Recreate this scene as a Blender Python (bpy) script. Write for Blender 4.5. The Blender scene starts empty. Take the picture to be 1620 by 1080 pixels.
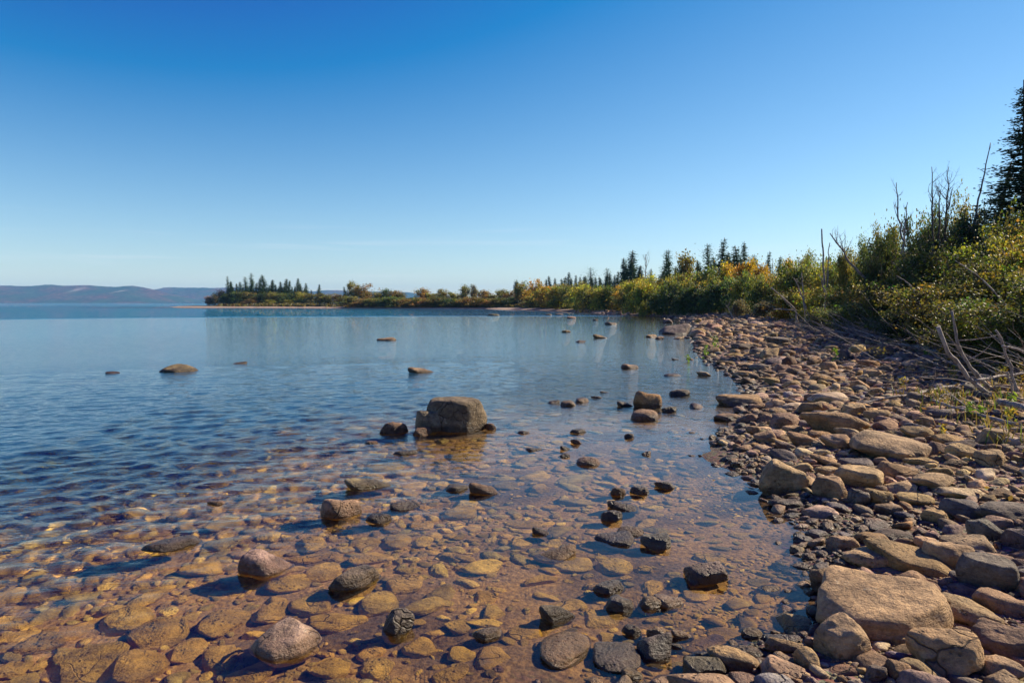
import bpy, math, random
import numpy as np
from mathutils import Vector

sc = bpy.context.scene
R = math.radians
# ------------------------------------------------------------------ camera
F, HY, HC = 1080.0, 479.0, 1.65            # focal length in photo pixels, horizon row, eye height
PITCH = math.atan((540 - HY) / F)
cam = bpy.data.cameras.new('camera'); cam_o = bpy.data.objects.new('camera', cam); sc.collection.objects.link(cam_o)
cam.sensor_width = 36; cam.lens = 36 * F / 1620; cam.clip_start = 0.05; cam.clip_end = 40000
cam_o.location = (0, 0, HC); cam_o.rotation_euler = (R(90) - PITCH, 0, 0)
sc.camera = cam_o
# ------------------------------------------------------------------ sky and sun
SUN_EL, SUN_AZ = R(35), R(68)              # azimuth measured from the view direction towards the shore side
world = bpy.data.worlds.new('World'); sc.world = world; world.use_nodes = True
nt = world.node_tree; bg = nt.nodes['Background']
sky = nt.nodes.new('ShaderNodeTexSky'); sky.sky_type = 'NISHITA'; sky.sun_disc = False
sky.sun_elevation = SUN_EL; sky.sun_rotation = SUN_AZ
sky.altitude = 200; sky.air_density = 1.0; sky.dust_density = 0.0; sky.ozone_density = 6.0
sep_ = nt.nodes.new('ShaderNodeSeparateColor'); cmb_ = nt.nodes.new('ShaderNodeCombineColor'); nt.links.new(sky.outputs[0], sep_.inputs[0])
for i_, (off_, gain_, pow_) in enumerate(((1.08, 1.85, 0.83), (1.42, 1.94, 0.78), (0.0, 0.96, 1.0))):      # a deeper, polarised-looking blue
    m_ = nt.nodes.new('ShaderNodeMath'); m_.operation = 'SUBTRACT'; m_.inputs[1].default_value = off_
    x_ = nt.nodes.new('ShaderNodeMath'); x_.operation = 'MAXIMUM'; x_.inputs[1].default_value = 0.03
    p_ = nt.nodes.new('ShaderNodeMath'); p_.operation = 'POWER'; p_.inputs[1].default_value = pow_
    g_ = nt.nodes.new('ShaderNodeMath'); g_.operation = 'MULTIPLY'; g_.inputs[1].default_value = gain_
    for a_, b_ in ((sep_.outputs[i_], m_), (m_.outputs[0], x_), (x_.outputs[0], p_), (p_.outputs[0], g_)): nt.links.new(a_, b_.inputs[0])
    nt.links.new(g_.outputs[0], cmb_.inputs[i_])
# faint wisps of high cloud low over the lake
def wn(t, **k):
    n_ = nt.nodes.new('ShaderNode' + t)
    for a_, b_ in k.items(): setattr(n_, a_, b_)
    return n_
tc_ = wn('TexCoord'); mp_ = wn('Mapping'); mp_.inputs['Scale'].default_value = (2.2, 2.2, 42); nz_ = wn('TexNoise'); nz_.inputs['Scale'].default_value = 1.6; nz_.inputs['Detail'].default_value = 6; nz_.inputs['Distortion'].default_value = .5
rp_ = wn('MapRange', interpolation_type='SMOOTHSTEP'); sz_ = wn('SeparateXYZ'); e1_ = wn('MapRange', interpolation_type='SMOOTHSTEP'); e2_ = wn('MapRange', interpolation_type='SMOOTHSTEP')
for n_, v_ in ((rp_, (.52, .74, 0, .17)), (e1_, (.01, .04, 0, 1)), (e2_, (.07, .13, 1, 0))):
    for i_, q_ in enumerate(v_): n_.inputs[i_ + 1].default_value = q_
mA_ = wn('Math', operation='MULTIPLY'); mB_ = wn('Math', operation='MULTIPLY'); mx_ = wn('Mix', data_type='RGBA'); mx_.inputs[7].default_value = (7.2, 7.3, 7.6, 1)
nt.links.new(tc_.outputs['Generated'], mp_.inputs[0]); nt.links.new(mp_.outputs[0], nz_.inputs['Vector']); nt.links.new(nz_.outputs[0], rp_.inputs[0]); nt.links.new(tc_.outputs['Generated'], sz_.inputs[0])
nt.links.new(sz_.outputs[2], e1_.inputs[0]); nt.links.new(sz_.outputs[2], e2_.inputs[0]); nt.links.new(e1_.outputs[0], mA_.inputs[0]); nt.links.new(e2_.outputs[0], mA_.inputs[1])
nt.links.new(mA_.outputs[0], mB_.inputs[0]); nt.links.new(rp_.outputs[0], mB_.inputs[1]); nt.links.new(mB_.outputs[0], mx_.inputs[0]); nt.links.new(cmb_.outputs[0], mx_.inputs[6])
nt.links.new(mx_.outputs[2], bg.inputs[0])
bg.inputs[1].default_value = 0.080
sl = bpy.data.lights.new('sun', 'SUN'); sl.energy = 5.0; sl.angle = R(0.53); sl.color = (1.0, 0.86, 0.66)
sun = bpy.data.objects.new('sun', sl); sc.collection.objects.link(sun)
sdir = Vector((math.sin(SUN_AZ) * math.cos(SUN_EL), math.cos(SUN_AZ) * math.cos(SUN_EL), math.sin(SUN_EL)))
sun.rotation_euler = sdir.to_track_quat('Z', 'Y').to_euler()
sl.cycles.is_caustics_light = True
vs = sc.view_settings
vs.view_transform = 'Standard'; vs.look = 'None'; vs.exposure = 0.86; vs.gamma = 1.0; vs.use_curve_mapping = False
cy = sc.cycles
cy.use_denoising = True; cy.use_adaptive_sampling = True; cy.adaptive_threshold = 0.02
cy.max_bounces = 10; cy.transmission_bounces = 6; cy.transparent_max_bounces = 8; cy.diffuse_bounces = 3; cy.glossy_bounces = 3
cy.volume_bounces = 0; cy.caustics_reflective = False; cy.caustics_refractive = True; cy.sample_clamp_indirect = 4.0; cy.blur_glossy = 0.5

# ------------------------------------------------------------------ helpers
def link(o): sc.collection.objects.link(o); return o
def tag(o, label=None, cat=None, group=None, kind=None):
    if label: o['label'] = label
    if cat: o['category'] = cat
    if group: o['group'] = group
    if kind: o['kind'] = kind
    return o
def mesh_np(name, V, Fc, mat=None, smooth=True, tint=None):
    V = np.asarray(V, np.float32); Fc = np.asarray(Fc, np.int32)
    me = bpy.data.meshes.new(name); n = Fc.shape[1]
    me.vertices.add(len(V)); me.vertices.foreach_set('co', V.ravel())
    me.loops.add(Fc.size); me.loops.foreach_set('vertex_index', Fc.ravel())
    me.polygons.add(len(Fc)); me.polygons.foreach_set('loop_start', np.arange(0, Fc.size, n, dtype=np.int32))
    me.polygons.foreach_set('use_smooth', np.full(len(Fc), smooth))
    me.update(calc_edges=True)
    if tint is not None:
        a = me.attributes.new('tint', 'FLOAT_COLOR', 'POINT')
        c = np.ones((len(V), 4), np.float32); c[:, :3] = tint; a.data.foreach_set('color', c.ravel())
    if mat: me.materials.append(mat)
    return me
def thing(name, me, loc=(0, 0, 0), rz=0.0, scale=(1, 1, 1), parent=None):
    o = bpy.data.objects.new(name, me); link(o); o.location = loc; o.rotation_euler = (0, 0, rz); o.scale = scale
    if parent: o.parent = parent
    return o
ORD = ['', 'second ', 'third ', 'fourth ', 'fifth ', 'sixth ', 'seventh ', 'eighth ', 'ninth ', 'tenth ', 'eleventh ', 'twelfth ',
       'thirteenth ', 'fourteenth ', 'fifteenth ', 'sixteenth ', 'seventeenth ', 'eighteenth ', 'nineteenth ', 'twentieth ']
def ordw(i):
    if i < 20: return (['first '] + ORD[1:])[i].strip()
    t = {2: 'twenty', 3: 'thirty', 4: 'forty', 5: 'fifty'}[(i + 1) // 10]
    u = (i + 1) % 10
    return {2: 'twentieth', 3: 'thirtieth', 4: 'fortieth', 5: 'fiftieth'}[(i + 1) // 10] if u == 0 else t + '-' + ordw(u - 1)
def _h(ix, iy, iz, s):
    n = (ix * 374761393 + iy * 668265263 + iz * 2147483647 + s * 1274126177).astype(np.int64) & 0xffffffff
    n = ((n ^ (n >> 13)) * 1274126177) & 0xffffffff
    n = n ^ (n >> 16)
    return (n & 0xffff) / 32767.5 - 1.0
def vnoise(x, y, z=None, seed=0):
    x = np.asarray(x, float); y = np.asarray(y, float); z = np.zeros_like(x) if z is None else np.asarray(z, float)
    ix = np.floor(x).astype(np.int64); iy = np.floor(y).astype(np.int64); iz = np.floor(z).astype(np.int64)
    fx, fy, fz = x - ix, y - iy, z - iz
    fx = fx * fx * (3 - 2 * fx); fy = fy * fy * (3 - 2 * fy); fz = fz * fz * (3 - 2 * fz)
    r = 0
    for dz in (0, 1):
        wz = fz if dz else 1 - fz
        a = _h(ix, iy, iz + dz, seed) * (1 - fx) + _h(ix + 1, iy, iz + dz, seed) * fx
        b = _h(ix, iy + 1, iz + dz, seed) * (1 - fx) + _h(ix + 1, iy + 1, iz + dz, seed) * fx
        r = r + wz * (a * (1 - fy) + b * fy)
    return r
def sst(a, b, x):
    if a > b: return 1 - sst(b, a, x)
    t = np.clip((x - a) / (b - a), 0, 1); return t * t * (3 - 2 * t)

# ------------------------------------------------------------------ lie of the land
SHORE = np.array([(-40, -60), (-8, -8), (-2.2, -0.5), (-0.3, 1.6), (0.45, 2.7), (1.15, 3.35), (1.6, 3.9), (1.95, 4.3), (2.3, 4.8), (2.1, 5.4), (2.12, 6.0),
    (2.45, 7.2), (2.75, 8.6), (3.45, 10.5), (4.5, 13), (5.2, 15.5), (5.5, 19), (6.3, 23), (8.5, 31), (11.4, 42), (15.5, 58), (18, 78), (17.5, 99), (13, 130),
    (5, 165), (-8, 190), (-33, 210), (-70, 232), (-113, 250), (-129, 261), (-134, 266), (-128, 272), (-115, 292), (-60, 302), (0, 330), (100, 480), (600, 900), (3000, 2000), (7400, 2600),
    (7400, -7400), (-40, -7400)], float)
def shore_sd(x, y):
    """signed distance to the waterline, positive on land"""
    x = np.asarray(x, float).ravel(); y = np.asarray(y, float).ravel()
    d2 = np.full(x.shape, 1e18); ins = np.zeros(x.shape, bool)
    n = len(SHORE)
    for i in range(n):
        ax, ay = SHORE[i]; bx, by = SHORE[(i + 1) % n]
        ex, ey = bx - ax, by - ay
        t = np.clip(((x - ax) * ex + (y - ay) * ey) / (ex * ex + ey * ey), 0, 1)
        d2 = np.minimum(d2, (x - ax - t * ex) ** 2 + (y - ay - t * ey) ** 2)
        c = ((ay > y) != (by > y))
        if by != ay:
            ins ^= c & (x < (bx - ax) * (y - ay) / (by - ay) + ax)
    return np.where(ins, 1, -1) * np.sqrt(d2)
def height(x, y, noise=True):
    shp = np.shape(x); x = np.asarray(x, float).ravel(); y = np.asarray(y, float).ravel()
    s = shore_sd(x, y)
    far = sst(30, 120, np.hypot(x, y))
    s = s + 0.32 * vnoise(x * .55, y * .55, seed=3) + 0.22 * (1 - far) * vnoise(x * 1.4, y * 1.4, seed=13) + far * 2.0 * vnoise(x * .07, y * .07, seed=4)
    land = 0.40 * (1 - np.exp(-np.maximum(s, 0) / 3.5)) + 0.03 * np.clip(s, 0, 25) + 0.012 * np.clip(s - 25, 0, 120)
    w = np.maximum(-s, 0)
    dep = 0.23 * (1 - np.exp(-w / 1.6)) + 0.11 * np.clip(w - 2.6, 0, 1e9)
    dep = np.where(dep > 4, 4 + 2 * (1 - np.exp(-(dep - 4) / 6)), dep)
    z = np.where(s > 0, land, -dep)
    if noise:
        near = 1 - sst(20, 60, np.hypot(x, y))
        z = z + near * (0.035 * vnoise(x * 1.3, y * 1.3, seed=5) + 0.012 * vnoise(x * 5, y * 5, seed=6)) * (0.5 + 0.5 * sst(-.3, .6, np.abs(s)))
        z = z + 0.12 * sst(4, 12, s) * vnoise(x * .3, y * .3, seed=7)
    return z.reshape(shp)
def hz(x, y): return float(height(np.array([x]), np.array([y]))[0])

CT, ST = math.cos(PITCH), math.sin(PITCH)
def ray(px, py):
    a, b = (px - 810) / F, -(py - 540) / F
    return np.array([a, CT + b * ST, -ST + b * CT])
def on_plane(px, py, z=0.0):
    d = ray(px, py); t = (z - HC) / d[2]; return np.array([d[0] * t, d[1] * t, z])
def on_ground(px, py, lift=0.0):
    z = 0.0
    for _ in range(12):
        p = on_plane(px, py, min(z, 1.2)); z = 0.5 * z + 0.5 * max(hz(p[0], p[1]) + lift, -0.4)
    return on_plane(px, py, min(z, 1.2))
def at_dist(px, py, Y):
    d = ray(px, py); t = Y / d[1]; return np.array([d[0] * t, Y, HC + d[2] * t])
def to_px(p):
    x, y, z = p[0], p[1], p[2] - HC
    w = y * CT - z * ST; v = y * ST + z * CT
    return 810 + F * x / w, 540 - F * v / w

# ------------------------------------------------------------------ materials
class NT:
    def __init__(s, name):
        s.m = bpy.data.materials.new(name); s.m.use_nodes = True; s.t = s.m.node_tree; s.t.nodes.clear()
        s.out = s.n('OutputMaterial')
    def n(s, typ, **kw):
        nd = s.t.nodes.new('ShaderNode' + typ)
        for k, v in kw.items(): setattr(nd, k, v)
        return nd
    def l(s, a, b): s.t.links.new(a, b)
    def val(s, sock, v):
        if hasattr(v, 'is_output'): s.l(v, sock)
        else: sock.default_value = v
    def math(s, op, a, b=0.5, c=None, clamp=False):
        nd = s.n('Math', operation=op, use_clamp=clamp); s.val(nd.inputs[0], a); s.val(nd.inputs[1], b)
        if c is not None: s.val(nd.inputs[2], c)
        return nd.outputs[0]
    def mix(s, f, a, b, typ='MIX'):
        nd = s.n('Mix', data_type='RGBA', blend_type=typ); s.val(nd.inputs[0], f)
        for i, v in ((6, a), (7, b)):
            if isinstance(v, tuple): v = (*v[:3], 1)
            s.val(nd.inputs[i], v)
        return nd.outputs[2]
    def noise(s, vec, scale, detail=4, rough=.55, dist=0):
        nd = s.n('TexNoise'); s.l(vec, nd.inputs['Vector']); nd.inputs['Scale'].default_value = scale
        nd.inputs['Detail'].default_value = detail; nd.inputs['Roughness'].default_value = rough; nd.inputs['Distortion'].default_value = dist
        return nd.outputs[0]
    def ramp(s, f, pts):
        nd = s.n('ValToRGB'); s.l(f, nd.inputs[0]); e = nd.color_ramp.elements
        while len(e) < len(pts): e.new(0.5)
        for i, (p, c) in enumerate(pts):
            e[i].position = p; e[i].color = (c, c, c, 1) if not isinstance(c, tuple) else (*c, 1)
        return nd.outputs[0]
    def rng(s, v, a, b, c=0.0, d=1.0):
        nd = s.n('MapRange', interpolation_type='SMOOTHSTEP'); s.val(nd.inputs[0], v)
        for i, q in enumerate((a, b, c, d)): nd.inputs[i + 1].default_value = q
        return nd.outputs[0]
    def bump(s, h, strength, dist):
        nd = s.n('Bump'); s.val(nd.inputs['Strength'], strength); nd.inputs['Distance'].default_value = dist; s.l(h, nd.inputs['Height']); return nd.outputs[0]

def rock_material(name, joined):
    g = NT(name)
    geo = g.n('NewGeometry'); pos = geo.outputs['Position']
    sep = g.n('SeparateXYZ'); g.l(pos, sep.inputs[0]); z = sep.outputs[2]
    if joined:
        at = g.n('Attribute', attribute_name='tint'); base = at.outputs['Color']; P = pos
    else:
        oi = g.n('ObjectInfo'); base = oi.outputs['Color']
        va = g.n('VectorMath', operation='MULTIPLY_ADD'); va.inputs[1].default_value = (1, 1, 1)
        g.l(pos, va.inputs[0]); cmb = g.n('CombineXYZ'); k = g.math('MULTIPLY', oi.outputs['Random'], 40.0)
        g.l(k, cmb.inputs[0]); g.l(k, cmb.inputs[1]); g.l(cmb.outputs[0], va.inputs[2]); P = va.outputs[0]
    n1 = g.noise(P, 7, 6, .65); n2 = g.noise(P, 45, 5, .7); n3 = g.noise(P, 2.2, 3); n4 = g.noise(P, 160, 3, .7)
    vor = g.n('TexVoronoi', feature='F1'); g.l(P, vor.inputs['Vector']); vor.inputs['Scale'].default_value = 30
    pits = g.math('MULTIPLY', g.rng(vor.outputs[0], .10, .38, 1, 0), g.rng(n3, .48, .6))
    mps = g.n('Mapping'); g.l(P, mps.inputs[0]); mps.inputs['Scale'].default_value = (1, 1, 5); mps.inputs['Rotation'].default_value = (.25, .15, 0); strata = g.noise(mps.outputs[0], 9, 4, .6)
    vc = g.n('TexVoronoi', feature='DISTANCE_TO_EDGE'); vd = g.n('VectorMath', operation='MULTIPLY_ADD'); vd.inputs[1].default_value = (.12, .12, .12); nzc = g.n('TexNoise'); g.l(P, nzc.inputs['Vector']); nzc.inputs['Scale'].default_value = 9
    g.l(nzc.outputs['Color'], vd.inputs[0]); g.l(P, vd.inputs[2]); g.l(vd.outputs[0], vc.inputs['Vector']); vc.inputs['Scale'].default_value = 3.6
    crack = g.math('MULTIPLY', g.rng(vc.outputs[0], .0, .022, 1, 0), g.rng(g.noise(P, 1.3, 2), .54, .62))
    c = g.mix(g.rng(n1, .34, .66), (.64, .62, .60), (1.32, 1.26, 1.15)); c = g.mix(1.0, base, c, 'MULTIPLY')
    c = g.mix(g.math('MULTIPLY', g.rng(n2, .48, .66), .5), c, g.mix(1.0, c, (.48, .45, .45), 'MULTIPLY'))
    c = g.mix(g.math('MULTIPLY', g.rng(n4, .54, .68), .5), c, g.mix(1.0, c, (1.7, 1.6, 1.45), 'MULTIPLY'))
    c = g.mix(g.math('MULTIPLY', g.rng(strata, .45, .62), .35), c, g.mix(1.0, c, (.60, .56, .52), 'MULTIPLY'))
    c = g.mix(g.math('MULTIPLY', g.math('MAXIMUM', crack, g.math('MULTIPLY', pits, .7)), .8), c, g.mix(1.0, c, (.25, .22, .2), 'MULTIPLY'))
    lich = g.math('MULTIPLY', g.rng(g.noise(P, 14, 5, .7), .60, .68), g.rng(n3, .40, .55, 1, 0)); c = g.mix(g.math('MULTIPLY', lich, .55), c, (.42, .40, .30))
    c = g.mix(g.math('MULTIPLY', g.rng(n3, .5, .72), .45), c, g.mix(1.0, c, (.62, .66, .66), 'MULTIPLY'))
    # wet stone near the waterline, silt and algae under it, with painted water shade
    zz = g.math('ADD', z, g.math('MULTIPLY', g.math('SUBTRACT', n1, .5), .09))
    wet = g.rng(zz, .045, .095, 1, 0)
    dark = g.mix(wet, c, g.mix(1.0, c, (.42, .38, .34), 'MULTIPLY'))
    under = g.rng(zz, -.045, -.005, 1, 0)
    silt_shaded = g.mix(g.rng(n1, .35, .65), (.36, .21, .03), (.60, .38, .075))
    silt_shaded = g.mix(g.math('MULTIPLY', g.rng(n3, .5, .65), .45), silt_shaded, (.26, .15, .075))
    silt_shaded = g.mix(.62, silt_shaded, g.mix(1.0, c, (1.98, 1.66, .50), 'MULTIPLY'))
    silt_shaded = g.mix(1.0, silt_shaded, g.mix(g.rng(z, -.75, -.22, 1, 0), (1, 1, 1), (.16, .3, .45)), 'MULTIPLY')  # stones painted darker and bluer with depth, as light fades in water
    silt_shaded = g.mix(g.math('MULTIPLY', g.rng(sep.outputs[1], 7.0, 12.5), .85), silt_shaded, (.035, .048, .040))  # far stones darkened in place of sky glare masking the bed
    col = g.mix(under, dark, silt_shaded)
    b = g.n('BsdfPrincipled'); g.l(col, b.inputs['Base Color'])
    rgh = g.math('SUBTRACT', .85, g.math('MULTIPLY', g.math('MULTIPLY', wet, g.math('SUBTRACT', 1.0, under)), .45)); g.l(rgh, b.inputs['Roughness'])
    b.inputs['Specular IOR Level'].default_value = .35
    h = g.math('ADD', g.math('MULTIPLY', n1, .9), g.math('MULTIPLY', n2, .35)); h = g.math('ADD', h, g.math('MULTIPLY', strata, .45)); h = g.math('SUBTRACT', h, g.math('ADD', g.math('MULTIPLY', pits, .25), g.math('MULTIPLY', crack, .5))); h = g.math('ADD', h, g.math('MULTIPLY', n4, .08))
    g.l(g.bump(h, .95, .05), b.inputs['Normal']); g.l(b.outputs[0], g.out.inputs[0])
    return g.m
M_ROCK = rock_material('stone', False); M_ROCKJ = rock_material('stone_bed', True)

def ground_material():
    g = NT('ground'); geo = g.n('NewGeometry'); pos = geo.outputs['Position']
    sep = g.n('SeparateXYZ'); g.l(pos, sep.inputs[0]); z = sep.outputs[2]
    n1 = g.noise(pos, 3, 6, .6); n2 = g.noise(pos, 30, 4, .65); n3 = g.noise(pos, .6, 3)
    vor = g.n('TexVoronoi', feature='F1'); g.l(pos, vor.inputs['Vector']); vor.inputs['Scale'].default_value = 28
    grit = g.mix(g.rng(n2, .3, .7), (.10, .068, .045), (.27, .185, .125))
    grit = g.mix(.45, grit, vor.outputs['Color'], 'SOFT_LIGHT')
    # soil and litter further up, pale sand along the far bars
    soil = g.mix(g.rng(n2, .35, .65), (.055, .042, .024), (.13, .10, .05))
    rad = g.n('VectorMath', operation='LENGTH'); g.l(pos, rad.inputs[0])
    far = g.rng(rad.outputs['Value'], 55, 130)
    sand = g.mix(g.rng(n1, .3, .7), (.30, .21, .14), (.44, .32, .225))
    land = g.mix(far, grit, sand)
    zs = g.math('ADD', g.math('ADD', z, g.math('MULTIPLY', far, .25)), g.math('MULTIPLY', g.math('SUBTRACT', n3, .5), .25))
    land = g.mix(g.rng(zs, .50, .66), land, soil)
    wet = g.rng(g.math('ADD', z, g.math('MULTIPLY', g.math('SUBTRACT', n1, .5), .06)), .02, .06, 1, 0)
    land = g.mix(wet, land, g.mix(1.0, land, (.42, .38, .36), 'MULTIPLY'))
    silt_shaded = g.mix(g.rng(g.noise(pos, .9, 3, .5), .36, .54), g.mix(g.rng(n2, .3, .7), (.07, .036, .010), (.22, .115, .03)), g.mix(g.rng(n2, .3, .7), (.26, .13, .03), (.56, .30, .075)))  # dark browns paint gap shadow between the stones; lighter sand in patches
    silt_shaded = g.mix(g.math('MULTIPLY', g.rng(n1, .45, .65), .4), silt_shaded, (.14, .085, .045))
    silt_shaded = g.mix(g.math('MULTIPLY', g.rng(sep.outputs[1], 7.0, 12.5), .85), silt_shaded, (.030, .044, .040))  # darkened with distance, standing in for surface reflection that hides the bed
    deep = g.mix(g.rng(z, -.75, -.22, 1, 0), silt_shaded, (.014, .095, .175))  # bed painted blue with depth in place of light lost in water
    deep = g.mix(g.rng(z, -4.4, -2.2, 1, 0), deep, (.008, .24, .42))  # teal on the bed stands in for light scattered by deep water
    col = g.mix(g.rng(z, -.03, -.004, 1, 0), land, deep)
    b = g.n('BsdfPrincipled'); g.l(col, b.inputs['Base Color']); b.inputs['Roughness'].default_value = .9
    h = g.math('ADD', g.math('MULTIPLY', vor.outputs[0], -.6), n2)
    g.l(g.bump(h, .7, .03), b.inputs['Normal']); g.l(b.outputs[0], g.out.inputs[0]); return g.m

def water_material():
    g = NT('water'); geo = g.n('NewGeometry'); pos = geo.outputs['Position']
    mp = g.n('Mapping'); g.l(pos, mp.inputs[0]); mp.inputs['Rotation'].default_value = (0, 0, R(-14)); mp.inputs['Scale'].default_value = (.55, 1, 1)
    rad = g.n('VectorMath', operation='LENGTH'); g.l(pos, rad.inputs[0]); r = rad.outputs['Value']
    w1 = g.noise(mp.outputs[0], 13, 3, .55, .6); w2 = g.noise(mp.outputs[0], 2.6, 3, .5, .4); w3 = g.noise(mp.outputs[0], .5, 4, .55, .3)
    gust = g.noise(mp.outputs[0], .035, 3, .5)
    # fine ripples everywhere, breeze-driven chop in the open lake, calm lee in the bay
    op = g.math('MULTIPLY', g.rng(r, 82, 97), g.rng(r, 260, 480, 1, .25)); calm = g.math('MULTIPLY', g.rng(r, 9, 24, 1, .42), g.n('Attribute', attribute_name='amp').outputs['Fac'])
    h = g.math('ADD', g.math('MULTIPLY', w1, g.math('MULTIPLY', calm, .017)), g.math('MULTIPLY', w2, g.math('MULTIPLY', calm, .026)))
    chop = g.math('MULTIPLY', w3, g.math('MULTIPLY', op, g.rng(gust, .35, .6, 2.6, 4.0)))
    h = g.math('ADD', h, chop)
    n = g.bump(h, 1.0, 1.0)
    b = g.n('BsdfPrincipled'); b.inputs['Base Color'].default_value = (.995, 1, 1, 1); b.inputs['Roughness'].default_value = 0
    b.inputs['Transmission Weight'].default_value = 1; b.inputs['IOR'].default_value = 1.333
    g.l(n, b.inputs['Normal']); g.l(b.outputs[0], g.out.inputs[0]); return g.m

def leaf_material(name, trans=.45, rough=.5):
    g = NT(name); oi = g.n('ObjectInfo'); at = g.n('Attribute', attribute_name='tint')
    c = g.mix(1.0, oi.outputs['Color'], at.outputs['Color'], 'MULTIPLY')
    b = g.n('BsdfPrincipled'); g.l(c, b.inputs['Base Color']); b.inputs['Roughness'].default_value = rough; b.inputs['Specular IOR Level'].default_value = .32
    t = g.n('BsdfTranslucent'); g.l(g.mix(1.0, c, (1.25, 1.2, .6), 'MULTIPLY'), t.inputs[0])
    mx = g.n('MixShader'); mx.inputs[0].default_value = trans; g.l(b.outputs[0], mx.inputs[1]); g.l(t.outputs[0], mx.inputs[2]); g.l(mx.outputs[0], g.out.inputs[0]); return g.m
def wood_material(name, a, bcol, scale=14):
    g = NT(name); tc = g.n('TexCoord'); mp = g.n('Mapping'); g.l(tc.outputs['Object'], mp.inputs[0]); mp.inputs['Scale'].default_value = (1, 1, .25)
    n1 = g.noise(mp.outputs[0], scale, 6, .7); n2 = g.noise(tc.outputs['Object'], 1.7, 3)
    c = g.mix(g.rng(n1, .3, .7), a, bcol); c = g.mix(g.math('MULTIPLY', g.rng(n2, .45, .65), .5), c, g.mix(1.0, c, (.45, .42, .4), 'MULTIPLY'))
    b = g.n('BsdfPrincipled'); g.l(c, b.inputs['Base Color']); b.inputs['Roughness'].default_value = .85
    g.l(g.bump(n1, .9, .03), b.inputs['Normal']); g.l(b.outputs[0], g.out.inputs[0]); return g.m
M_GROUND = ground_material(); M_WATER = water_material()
M_LEAF = leaf_material('leaves', .45, .5); M_NEEDLE = leaf_material('needles', .15, .6)
M_BARK = wood_material('bark', (.07, .05, .038), (.17, .13, .10)); M_PALE = wood_material('weathered_wood', (.15, .12, .10), (.44, .39, .34), 22)
M_GREYWOOD = wood_material('grey_dead_wood', (.15, .125, .11), (.32, .28, .25)); M_DARKWOOD = wood_material('dark_log', (.045, .034, .026), (.16, .12, .09))

# ------------------------------------------------------------------ ground, water, hills
def polar(rs, ang):
    A, Rr = np.meshgrid(ang, rs); x = Rr * np.sin(A); y = -3 + Rr * np.cos(A)
    return x, y
def polar_faces(nr, na):
    i = np.arange(nr * na).reshape(nr, na)
    return np.stack([i[:-1, :-1], i[1:, :-1], i[1:, 1:], i[:-1, 1:]], -1).reshape(-1, 4)[:, ::-1]
def angles(n, half):
    fine = np.linspace(-R(half), R(half), n); co = np.linspace(R(half), 2 * math.pi - R(half), 26)[1:]
    return np.concatenate([fine, co])
rs = np.concatenate([[.02, .6], np.geomspace(1.5, 90, 250), np.geomspace(90, 420, 90)[1:], np.geomspace(420, 7200, 24)[1:]])
an = angles(320, 58); x, y = polar(rs, an); z = height(x, y)
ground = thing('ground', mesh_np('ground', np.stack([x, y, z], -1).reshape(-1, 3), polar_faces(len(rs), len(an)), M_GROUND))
tag(ground, 'stony brown lake bed rising into a beach and low wooded land', 'ground', kind='structure')

rs = np.concatenate([[.02, 1.0, 2.2], np.geomspace(3.4, 22, 490), np.geomspace(22, 7200, 100)[1:]])
an = angles(660, 55); x, y = polar(rs, an); s = -shore_sd(x, y).reshape(x.shape)
rr = np.hypot(x, y + 3); z = np.zeros_like(x)
amp = 0.10 + 0.90 * sst(1.6, 5.5, s) * (0.55 + 0.45 * sst(-.4, .5, vnoise(x * .22, y * .22, seed=21)))
amp0 = np.maximum(amp * (0.45 + 0.55 * sst(2.0, -2.0, x)), sst(9, 16, rr)); amp = amp * (0.45 + 0.55 * sst(2.0, -2.0, x)) * (0.35 + .65 * (1 - sst(9, 20, rr)))
rng = np.random.default_rng(5)
for k in range(44):
    lam = 10 ** rng.uniform(math.log10(.085), math.log10(.6)); a = rng.normal(1.78, .75)
    kk = 2 * math.pi / lam; wob = .9 * np.sin(x * .9 + k * 1.7 + .6 * y) + .9 * np.sin(y * .7 - .5 * x + 2.3 * k)
    f = 1 - sst(lam * .16, lam * .34, rr * .0036)
    z += f * .0034 * lam ** .75 * np.sin(kk * (x * math.cos(a) + y * math.sin(a)) + rng.uniform(0, 6.28) + wob)
z *= amp * (1.1 + .5 * sst(-1.2, -3.0, x))
water = thing('water', mesh_np('water', np.stack([x, y, z], -1).reshape(-1, 3), polar_faces(len(rs), len(an)), M_WATER))
wa = water.data.attributes.new('amp', 'FLOAT', 'POINT'); wa.data.foreach_set('value', amp0.astype(np.float32).ravel())
tag(water, 'clear rippled lake water, blue far out and brown in the shallows', 'lake', kind='structure')
water.cycles.is_caustics_caster = True; ground.cycles.is_caustics_receiver = True

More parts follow.
